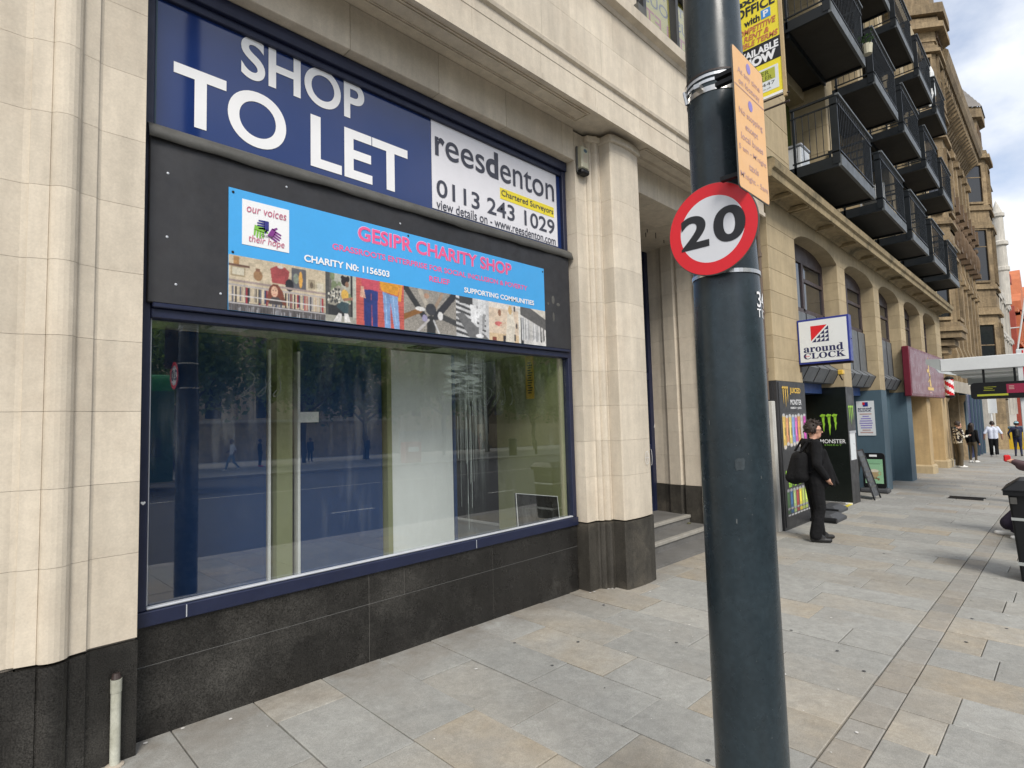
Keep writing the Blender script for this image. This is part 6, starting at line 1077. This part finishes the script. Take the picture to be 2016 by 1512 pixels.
for k in range(9):
    x = 4.5+k*6.4+random.uniform(-1, 1); y = -35.5+random.uniform(-1.2, 1.2)
    t = thing('street_tree', 'leafy street tree across the road '+pos_[k], 'tree', (x, y, gz(x, y)), group='street trees across the road'); t.rotation_euler.z = k*1.7; t.scale = (1.05, 1.05, random.uniform(.95, 1.15))
    a, b_ = TM[k % 2]; put('trunk', a, t); put('crown', b_, t)
WD = MB(); random.seed(5)
for k in range(7000):
    c = Vector((random.uniform(55, 130), random.gauss(-55, 4), 4+abs(random.gauss(0, 4)))); s = random.uniform(.3, .6); d = Vector((random.gauss(0, 1), random.gauss(0, 1), random.gauss(0, .7))).normalized()*s; n = d.cross(Vector((random.gauss(0, 1), random.gauss(0, 1), random.gauss(0, 1)))).normalized()*s*.7; WD.quad(c-d, c+n, c+d, c-n)
tag(obj('far_trees', WD, M['leaf']), 'far mass of green trees beyond the square', 'trees', kind='stuff')
BU = thing('double_decker_bus', 'green double decker bus standing by the far kerb reflected in the glass', 'bus', (0, -21.5, gz(0, -21)-.13)); g = gz(2, -21)-.13
obj('body', MB().prism(rrect(-22.9, -20.4, g+.35, g+4.35, .35), -4.6, 6.1, axis='x'), M['bus'], BU); obj('dark_skirt', MB().box(-4.58, 6.12, -22.92, -20.37, g+.3, g+1.1), M['bus_dark'], BU); box('rear_panel', M['bus_dark'], BU, 3.9, 6.13, -20.41, -20.36, g+1.1, g+3.7)
for k in range(9): box('louvre', M['black_plastic'], BU, 4.6, 5.7, -20.37, -20.34, g+1.25+k*.08, g+1.29+k*.08)
for k in range(4): box('window', M['winglass'], BU, -4.2+k*2.0, -2.4+k*2.0, -20.42, -20.37, g+1.4, g+2.3); box('window', M['winglass'], BU, -4.2+k*2.0, -2.4+k*2.0, -20.42, -20.37, g+2.9, g+3.8)
for x in (-2.6, 4.2):
    w = obj('wheel', MB().tube([(x, -20.7, g+.48), (x, -20.36, g+.48)], .48, 20), M['black_dull'], BU); obj('rim', MB().tube([(x, -20.4, g+.48), (x, -20.33, g+.48)], .26, 14), M['silver'], w)
for k, (x, y) in enumerate(((30.9, -26.9), (33.0, -26.4), (21.0, -26.2))):
    lab = ['dark litter bin on the far pavement right of the red box', 'dark bollard on the far pavement', 'red utility box on the far pavement'][k]; t = thing(['far_litter_bin', 'far_bollard', 'red_utility_box'][k], lab, ['bin', 'bollard', 'box'][k], (x, y, gz(x, y))); g = gz(x, y)
    if k == 0: obj('bin_body', MB().tube([(x, y, g), (x, y, g+1.0), (x, y, g+1.25), (x, y, g+1.3)], [.3, .33, .34, .2], 14), M['black_plastic'], t)
    elif k == 1: obj('post', MB().tube([(x, y, g), (x, y, g+.95), (x, y, g+1.1)], [.1, .09, .04], 12), M['black_plastic'], t)
    else: obj('cabinet', MB().box(x-.6, x+.6, y-.3, y+.3, g, g+1.3, b=.04), M['redbrick'], t); box('cabinet_panel', M['white_print'], t, x-.4, x+.4, y+.3, y+.31, g+.7, g+1.0)
# ================================================================== people
def capsule(mb, a, b_, r0, r1, n=10):
    a, b_ = Vector(a), Vector(b_); d = b_-a; L_ = max(d.length, 1e-4); d = d/L_; pts = []; rs_ = []
    for k in range(4): t = math.pi/2*(1-k/4); pts.append(a-d*r0*math.sin(t)); rs_.append(max(r0*math.cos(t), .0015))
    for k in range(5): t = math.pi/2*k/4; pts.append(b_+d*r1*math.sin(t)); rs_.append(max(r1*math.cos(t), .0015))
    mb.tube(pts, rs_, n)
def person(label, x, y, head_deg, h, cols, pose=None, vox=.016, loose=0.0, sleeve='top', hair='short', group=None, face=True, wide=1.0, z0=None, name='person', back=False):
    J = dict(hipL=(0, .09, .90), hipR=(0, -.09, .90), kneeL=(.02, .10, .49), kneeR=(.02, -.10, .49), ankL=(-.02, .11, .09), ankR=(-.02, -.11, .09), pel=(0, 0, .95), chest=(0, 0, 1.30), neck=(.0, 0, 1.47), head=(.03, 0, 1.605),
             shL=(0, .185, 1.41), shR=(0, -.185, 1.41), elL=(-.03, .235, 1.13), elR=(-.03, -.235, 1.13), wrL=(.05, .24, .88), wrR=(.05, -.24, .88), toeL=(.17, .13, .035), toeR=(.17, -.13, .035))
    J.update(pose or {}); J = {k: Vector(v) for k, v in J.items()}; s = h/1.735; caps = []; W_ = wide
    def C(a, b_, r0, r1, tg): caps.append((Vector(a), Vector(b_), r0, r1, tg))
    lg = .0+loose
    for S in 'LR':
        C(J['hip'+S], J['knee'+S], .098*W_+lg*.2, .068+lg*.5, 'leg'); C(J['knee'+S], J['ank'+S]+Vector((0, 0, .02)), .066+lg*.55, .046+lg, 'leg')
        an, to = J['ank'+S], J['toe'+S]; hl = an+(an-to).normalized()*.035; hl.z = an.z-.045; C(hl, an+Vector((0, 0, -.02)), .043, .047, 'shoe'); C(hl, (hl+to)/2, .044, .046, 'shoe'); C((hl+to)/2+Vector((0, 0, -.004)), to, .046, .033, 'shoe'); C(an, (an+to)/2+Vector((0, 0, .01)), .05, .035, 'shoe')
        C(J['sh'+S], J['el'+S], .066*W_+lg*.3, .05+lg*.4, sleeve); C(J['el'+S], J['wr'+S], .049+lg*.4, .034+lg*.3, 'top' if sleeve == 'top' and back is not None and cols.get('long', True) else 'skin')
        w = J['wr'+S]; d = (w-J['el'+S]).normalized(); si = Vector((-d.y, d.x, 0)); si = si.normalized() if si.length > .1 else Vector((1, 0, 0)); pm = w+d*.06; C(w+d*.01, pm, .03, .034, 'skin')
        for f in range(4): b0 = pm+si*(.026-.0175*f)+d*.02; l = (.062, .072, .068, .052)[f]; k1 = b0+d*l*.55; C(b0, k1, .0095, .009, 'skin'); C(k1, k1+(d*.8+Vector((.5, 0, 0))*.5)*l*.5, .009, .0075, 'skin')
        C(w+d*.03+si*.03, w+d*.075+si*.05, .012, .009, 'skin')
    P, Ch, Nk, H = J['pel'], J['chest'], J['neck'], J['head']
    for sy in (-1, 1):
        o_ = Vector((0, sy*.06*W_, 0)); C(P+o_, (P+Ch)/2+o_, .118*W_, .112*W_, 'top'); C((P+Ch)/2+o_, Ch+o_*1.2, .112*W_, .115*W_, 'top'); C(P+o_-Vector((0, 0, .04)), P+o_, .11*W_, .11*W_, 'leg'); C(Ch+o_, J['shL' if sy > 0 else 'shR']+Vector((0, -sy*.03, -.02)), .10, .07, 'top')
    C(J['shL'], J['shR'], .062, .062, 'top'); C((J['shL']+J['shR'])/2, Nk, .07, .056, 'top'); C(Nk-Vector((0, 0, .03)), H-Vector((.01, 0, .05)), .054, .052, 'skin')
    fd = J.get('look', Vector((1, 0, 0))); fd = fd.normalized(); sd = Vector((-fd.y, fd.x, 0)).normalized(); up = Vector((0, 0, 1))
    C(H+up*.03-fd*.025, H+up*.03+fd*.02, .088, .078, 'skin'); C(H+up*.01+fd*.03, H-up*.065+fd*.052, .068, .038, 'skin'); C(H-up*.045, H-up*.07+fd*.05, .05, .036, 'skin')
    C(H+fd*.088+up*.018, H+fd*.112-up*.016, .010, .014, 'skin'); C(H+fd*.085-up*.046-sd*.016, H+fd*.085-up*.046+sd*.016, .009, .009, 'lip')
    for q in (-1, 1): C(H+sd*q*.082+up*.02-fd*.01, H+sd*q*.084-up*.02-fd*.005, .014, .010, 'skin'); C(H+sd*q*.03+fd*.086+up*.022, H+sd*q*.036+fd*.085+up*.022, .009, .009, 'eye')
    for sp in cols.get('extra', []): C(*sp)
    mb = MB()
    for (a, b_, r0, r1, tg) in caps: capsule(mb, a*s, b_*s, r0*s, r1*s, 10)
    me = mb.mesh('tmp', M['skin']); tmp = bpy.data.objects.new('tmp', me); COL.objects.link(tmp); rm = tmp.modifiers.new('r', 'REMESH'); rm.mode = 'VOXEL'; rm.voxel_size = vox*s; sm = tmp.modifiers.new('s', 'SMOOTH'); sm.iterations = 3; sm.factor = .5
    dg = bpy.context.evaluated_depsgraph_get(); dg.update(); body = bpy.data.meshes.new_from_object(tmp.evaluated_get(dg)); bpy.data.objects.remove(tmp); bpy.data.meshes.remove(me); body.name = 'body'
    n = len(body.polygons); cen = np.empty(n*3); body.polygons.foreach_get('center', cen); cen = cen.reshape(-1, 3)/s; best = np.full(n, 1e9); ids = np.zeros(n, int); names = ['top', 'leg', 'shoe', 'skin', 'lip', 'eye']
    for (a, b_, r0, r1, tg) in caps:
        a_, ab = np.array(a), np.array(b_-a); t = np.clip(((cen-a_)@ab)/max(ab@ab, 1e-9), 0, 1); d = np.linalg.norm(cen-a_-t[:, None]*ab, axis=1)-(r0+(r1-r0)*t)
        if tg in ('lip', 'eye'): d -= .004
        k = d < best; best[k] = d[k]; ids[k] = names.index(tg)
    body.materials.clear()
    for nm in names: body.materials.append(M[{'lip': 'crimson', 'eye': 'black_dull'}.get(nm) or cols[nm]])
    body.polygons.foreach_set('material_index', ids); body.polygons.foreach_set('use_smooth', [True]*n); body.update()
    z = gz(x, y) if z0 is None else z0; root = thing(name, label, 'person', (x, y, z), group=group); root.rotation_euler.z = math.radians(head_deg); put('body', body, root)
    hm = MB(); hc = (H+up*.045-fd*.02)*s
    if hair:
        q = MB(); q.ball((0, 0, 0), (1, 1, 1), 26, 18); rnd_ = random.Random(int(x*100)); pts = []
        for v in q.v:
            v = Vector(v); u = v.x; k = 1.0
            if u > .42 and v.z < .30+.2*max(0, u-.4): k = .80       # face stays bare
            if v.z < -.55: k = .80
            bump_ = 1+.05*math.sin(9*v.y+5*v.z)+.04*math.sin(17*v.x+3*v.y)+rnd_.uniform(-.05, .05); w = fd*(v.x*.114*k*bump_)+sd*(v.y*.102*k*bump_)+up*(v.z*.126*k*bump_); pts.append(tuple((Vector(hc)+w*s)))
        hm.add(pts, q.f)
        for _ in range(90 if face and vox < .012 else 0):       # loose tufts break the outline
            a, e = rnd_.uniform(0, 6.283), rnd_.uniform(-.35, 1.4); dv = Vector((math.cos(e)*math.cos(a), math.cos(e)*math.sin(a), math.sin(e)))
            if dv.x > .40 and dv.z < .42: continue
            w = fd*(dv.x*.108)+sd*(dv.y*.098)+up*(dv.z*.122); tp = w*1.16+up*rnd_.uniform(-.02, .012)+sd*rnd_.uniform(-.02, .02)+fd*rnd_.uniform(-.012, .025); capsule(hm, (H+up*.045-fd*.02+w*.9)*s, (H+up*.045-fd*.02+tp)*s, .020*s, .007*s, 6)
        if hair == 'long':
            for j in range(9): a = (j-4)*.3; o_ = -fd*(.055+.02*math.cos(a))+sd*.085*math.sin(a); capsule(hm, (H+o_+up*.04)*s, (H+o_*1.25-up*(.34+.04*math.sin(j*2)))*s, .042*s, .03*s, 8)
        put('hair', hm.mesh('hair', M[cols.get('hair', 'hair')], True), root)
    return root, J, s
# man in black outside the shop
man, J, s = person('young man in black jacket and trousers with hand in pocket outside the shop', 9.02, -1.02, -52, 1.715, dict(top='cloth_black', leg='cloth_black', shoe='shoe_black', skin='skin', extra=[
    (Vector((0, .07, .98)), Vector((.02, .09, 1.30)), .125, .12, 'top'), (Vector((0, -.07, .98)), Vector((.02, -.09, 1.30)), .125, .12, 'top'), (Vector((.04, -.05, .92)), Vector((.03, -.05, 1.1)), .135, .12, 'top'), (Vector((.04, .07, .92)), Vector((.03, .05, 1.1)), .135, .12, 'top'),
    (Vector((.12, -.12, .84)), Vector((.10, -.10, 1.25)), .055, .06, 'top'), (Vector((.30, -.10, .84)), Vector((.13, -.06, 1.30)), .022, .06, 'top'), (Vector((.22, -.12, .83)), Vector((.12, -.08, 1.28)), .04, .07, 'top'), (Vector((.19, .05, .83)), Vector((.10, .04, 1.28)), .03, .07, 'top'), (Vector((-.06, 0, 1.43)), Vector((.04, 0, 1.45)), .075, .07, 'top'), (Vector((-.075, -.03, 1.455)), Vector((-.075, .03, 1.455)), .05, .05, 'top')]),
    pose=dict(look=(.98, -.25, 0), head=(.055, 0, 1.605), chest=(.02, 0, 1.30), neck=(.02, 0, 1.47), elR=(-.04, -.27, 1.14), wrR=(.10, -.215, .945), elL=(-.02, .26, 1.14), wrL=(.12, .22, .95), kneeR=(.03, -.10, .49), ankL=(.08, .10, .09), toeL=(.27, .12, .035), ankR=(-.06, -.12, .09), toeR=(.12, -.155, .035), kneeL=(.05, .10, .49)), vox=.011, loose=.038, wide=1.1, hair='short')
gl = MB(); Hh = J['head']; fd = Vector((.98, -.25, 0)).normalized(); sd = Vector((-fd.y, fd.x, 0))
for q in (-1, 1):
    c = Hh+fd*.098+sd*q*.034+Vector((0, 0, .022)); gl.tube([tuple((c+sd*.026*math.cos(t)+Vector((0, 0, .02*math.sin(t))))*s) for t in np.linspace(0, 6.28, 15)], .0028, 5); gl.tube([tuple((c+sd*q*.026)*s), tuple((Hh+sd*q*.088+Vector((0, 0, .028)))*s)], .0028, 5)
put('glasses', gl.mesh('glasses', M['black_dull']), man)
bp = thing('backpack', 'black rucksack worn on the back of the man in black', 'backpack', (9.02, -1.02, gz(9, -1))); bp.rotation_euler.z = math.radians(-52)
pm = MB(); capsule(pm, (-.20, .05, .97), (-.17, .05, 1.20), .13, .10, 16); capsule(pm, (-.20, -.07, .97), (-.17, -.06, 1.20), .13, .10, 16); capsule(pm, (-.25, -.01, .95), (-.20, -.01, 1.18), .135, .10, 16); capsule(pm, (-.29, -.01, .93), (-.26, -.01, 1.02), .10, .09, 14)
tmp = bpy.data.objects.new('t', pm.mesh('t', M['cloth_black'])); COL.objects.link(tmp); q = tmp.modifiers.new('r', 'REMESH'); q.mode = 'VOXEL'; q.voxel_size = .014; q = tmp.modifiers.new('s', 'SMOOTH'); q.iterations = 4
dg = bpy.context.evaluated_depsgraph_get(); dg.update(); bm_ = bpy.data.meshes.new_from_object(tmp.evaluated_get(dg)); bpy.data.objects.remove(tmp); bm_.polygons.foreach_set('use_smooth', [True]*len(bm_.polygons)); put('bag_body', bm_, bp)
for q in (-1, 1): st = MB(); st.tube([(-.19, q*.11, 1.30), (-.07, q*.13, 1.475), (.07, q*.125, 1.43), (.145, q*.13, 1.25), (.06, q*.20, 1.05), (-.14, q*.14, 1.0)], .017, 6); put('shoulder_strap', st.mesh('shoulder_strap', M['cloth_black']), bp)
person('man in black and white patterned shirt leaning by the barber pole', 25.95, -.75, -50, 1.66, dict(top='patterned', leg='cloth_olive', shoe='shoe_white', skin='skin'), pose=dict(elR=(.05, -.24, 1.15), wrR=(.28, -.16, 1.20), elL=(.05, .24, 1.15), wrL=(.28, .15, 1.18), look=(1, -.15, -.25), head=(.05, 0, 1.59)), vox=.02, loose=.02)
person('woman with long black hair in a black top beside the blue shopfront', 29.2, -.82, -25, 1.56, dict(top='cloth_black', leg='cloth_olive', shoe='shoe_white', skin='skin'), vox=.02, loose=.0, hair='long')
person('person in loose white t-shirt and black trousers walking away', 34.5, -1.05, 5, 1.62, dict(top='cloth_white', leg='cloth_black', shoe='shoe_white', skin='skin', long=False), pose=dict(ankR=(-.22, -.1, .14), toeR=(-.05, -.11, .05), kneeR=(-.04, -.1, .5), ankL=(.14, .1, .09), toeL=(.32, .11, .04), elL=(-.05, .32, 1.16), elR=(-.05, -.32, 1.16), wrL=(.06, .34, .93), wrR=(.06, -.34, .93)), vox=.02, loose=.035, wide=1.22)
person('person in a navy top with a pale blue cap and grey rucksack walking away', 35.5, -1.84, 0, 1.60, dict(top='cloth_navy', leg='cloth_navy', shoe='shoe_black', skin='skin', extra=[(Vector((-.2, 0, 1.08)), Vector((-.18, 0, 1.28)), .14, .12, 'shoe')]), vox=.02, wide=1.15, pose=dict(elL=(-.05, .33, 1.16), elR=(-.05, -.33, 1.16), wrL=(.04, .3, .95), wrR=(.04, -.3, .95)))
capo = MB(); capo.ball((0.0, 0, 1.56), (.10, .095, .07), 12, 6); t = thing('pale_blue_cap', 'pale blue cap on the head of the walker in navy', 'cap', (35.5, -1.84, gz(35.5, -2))); put('cap_crown', capo.mesh('cap_crown', flat('pale_blue_cloth', (.30, .55, .62), .8)), t)
t, J, s = person('person in dark clothes and white trainers perched by the shelter at the right edge', 11.30, -3.58, 95, 1.70, dict(top='cloth_maroon', leg='cloth_purple', shoe='shoe_white', skin='skin', extra=[(Vector((.34, -.14, .52)), Vector((.60, -.16, .19)), .10, .105, 'leg'), (Vector((.30, .16, .52)), Vector((.44, .20, .19)), .10, .10, 'leg'), (Vector((.20, -.22, 1.05)), Vector((.40, -.10, 1.09)), .095, .07, 'top'), (Vector((.20, .22, 1.05)), Vector((.40, .11, 1.09)), .095, .07, 'top')]), pose=dict(pel=(0, 0, .80), hipL=(0, .09, .76), hipR=(0, -.09, .76), kneeL=(.30, .16, .52), kneeR=(.34, -.14, .52), ankL=(.36, .20, .09), ankR=(.53, -.16, .09), toeL=(.57, .21, .035), toeR=(.75, -.15, .035), chest=(.0, 0, 1.15), neck=(.03, 0, 1.32), head=(.06, 0, 1.45), shL=(.02, .19, 1.26), shR=(.02, -.19, 1.26), elL=(.24, .25, 1.06), elR=(.24, -.25, 1.06), wrL=(.47, .09, 1.14), wrR=(.47, -.07, 1.14)), vox=.014, loose=.03)
for k in range(2):
    mbx = MB()
rp = thing('red_packet', 'bright red packet held in the hands of the perched person', 'packet', (11.30, -3.58, gz(11.3, -3.6))); rp.rotation_euler.z = math.radians(95); put('packet', MB().box(.50, .58, -.05, .07, 1.12, 1.22, b=.015).mesh('packet', M['red_pack']), rp)
# people on the far pavement, seen in the glass
far = [('man in white t-shirt and jeans striding along the far pavement', 11.5, -30.0, 180, 'cloth_white', 'denim', 'shoe_white', True), ('person in dark clothes and red shoes behind the white shirted strider', 14.2, -33.0, 0, 'cloth_black', 'cloth_black', 'red_pack', False), ('person in dark coat standing under the tree by the bins', 19.2, -36.5, 90, 'cloth_navy', 'cloth_black', 'shoe_black', False), ('person in black by the trunk right of the steps', 22.6, -34.2, 90, 'cloth_black', 'cloth_black', 'shoe_black', False), ('person in pale pink clothes on the far pavement', 37.5, -38.0, 90, 'mauve', 'mauve', 'shoe_white', False), ('person in dark grey by the left trunk', 9.4, -33.5, 120, 'cloth_black', 'cloth_navy', 'shoe_black', False)]
for (lab, x, y, hd, tp, lgm, sh, stride) in far:
    person(lab, x, y, hd, 1.74, dict(top=tp, leg=lgm, shoe=sh, skin='skin_dark', long=tp != 'cloth_white'), pose=dict(ankL=(.30, .1, .09), toeL=(.48, .11, .05), kneeL=(.20, .1, .5), ankR=(-.34, -.1, .16), toeR=(-.2, -.11, .05), kneeR=(-.06, -.1, .5), elL=(.0, .24, 1.14), wrL=(.2, .22, 1.05), elR=(-.12, -.24, 1.15), wrR=(-.02, -.24, .95)) if stride else None, vox=.026, loose=.01)
tag(W) if False else None
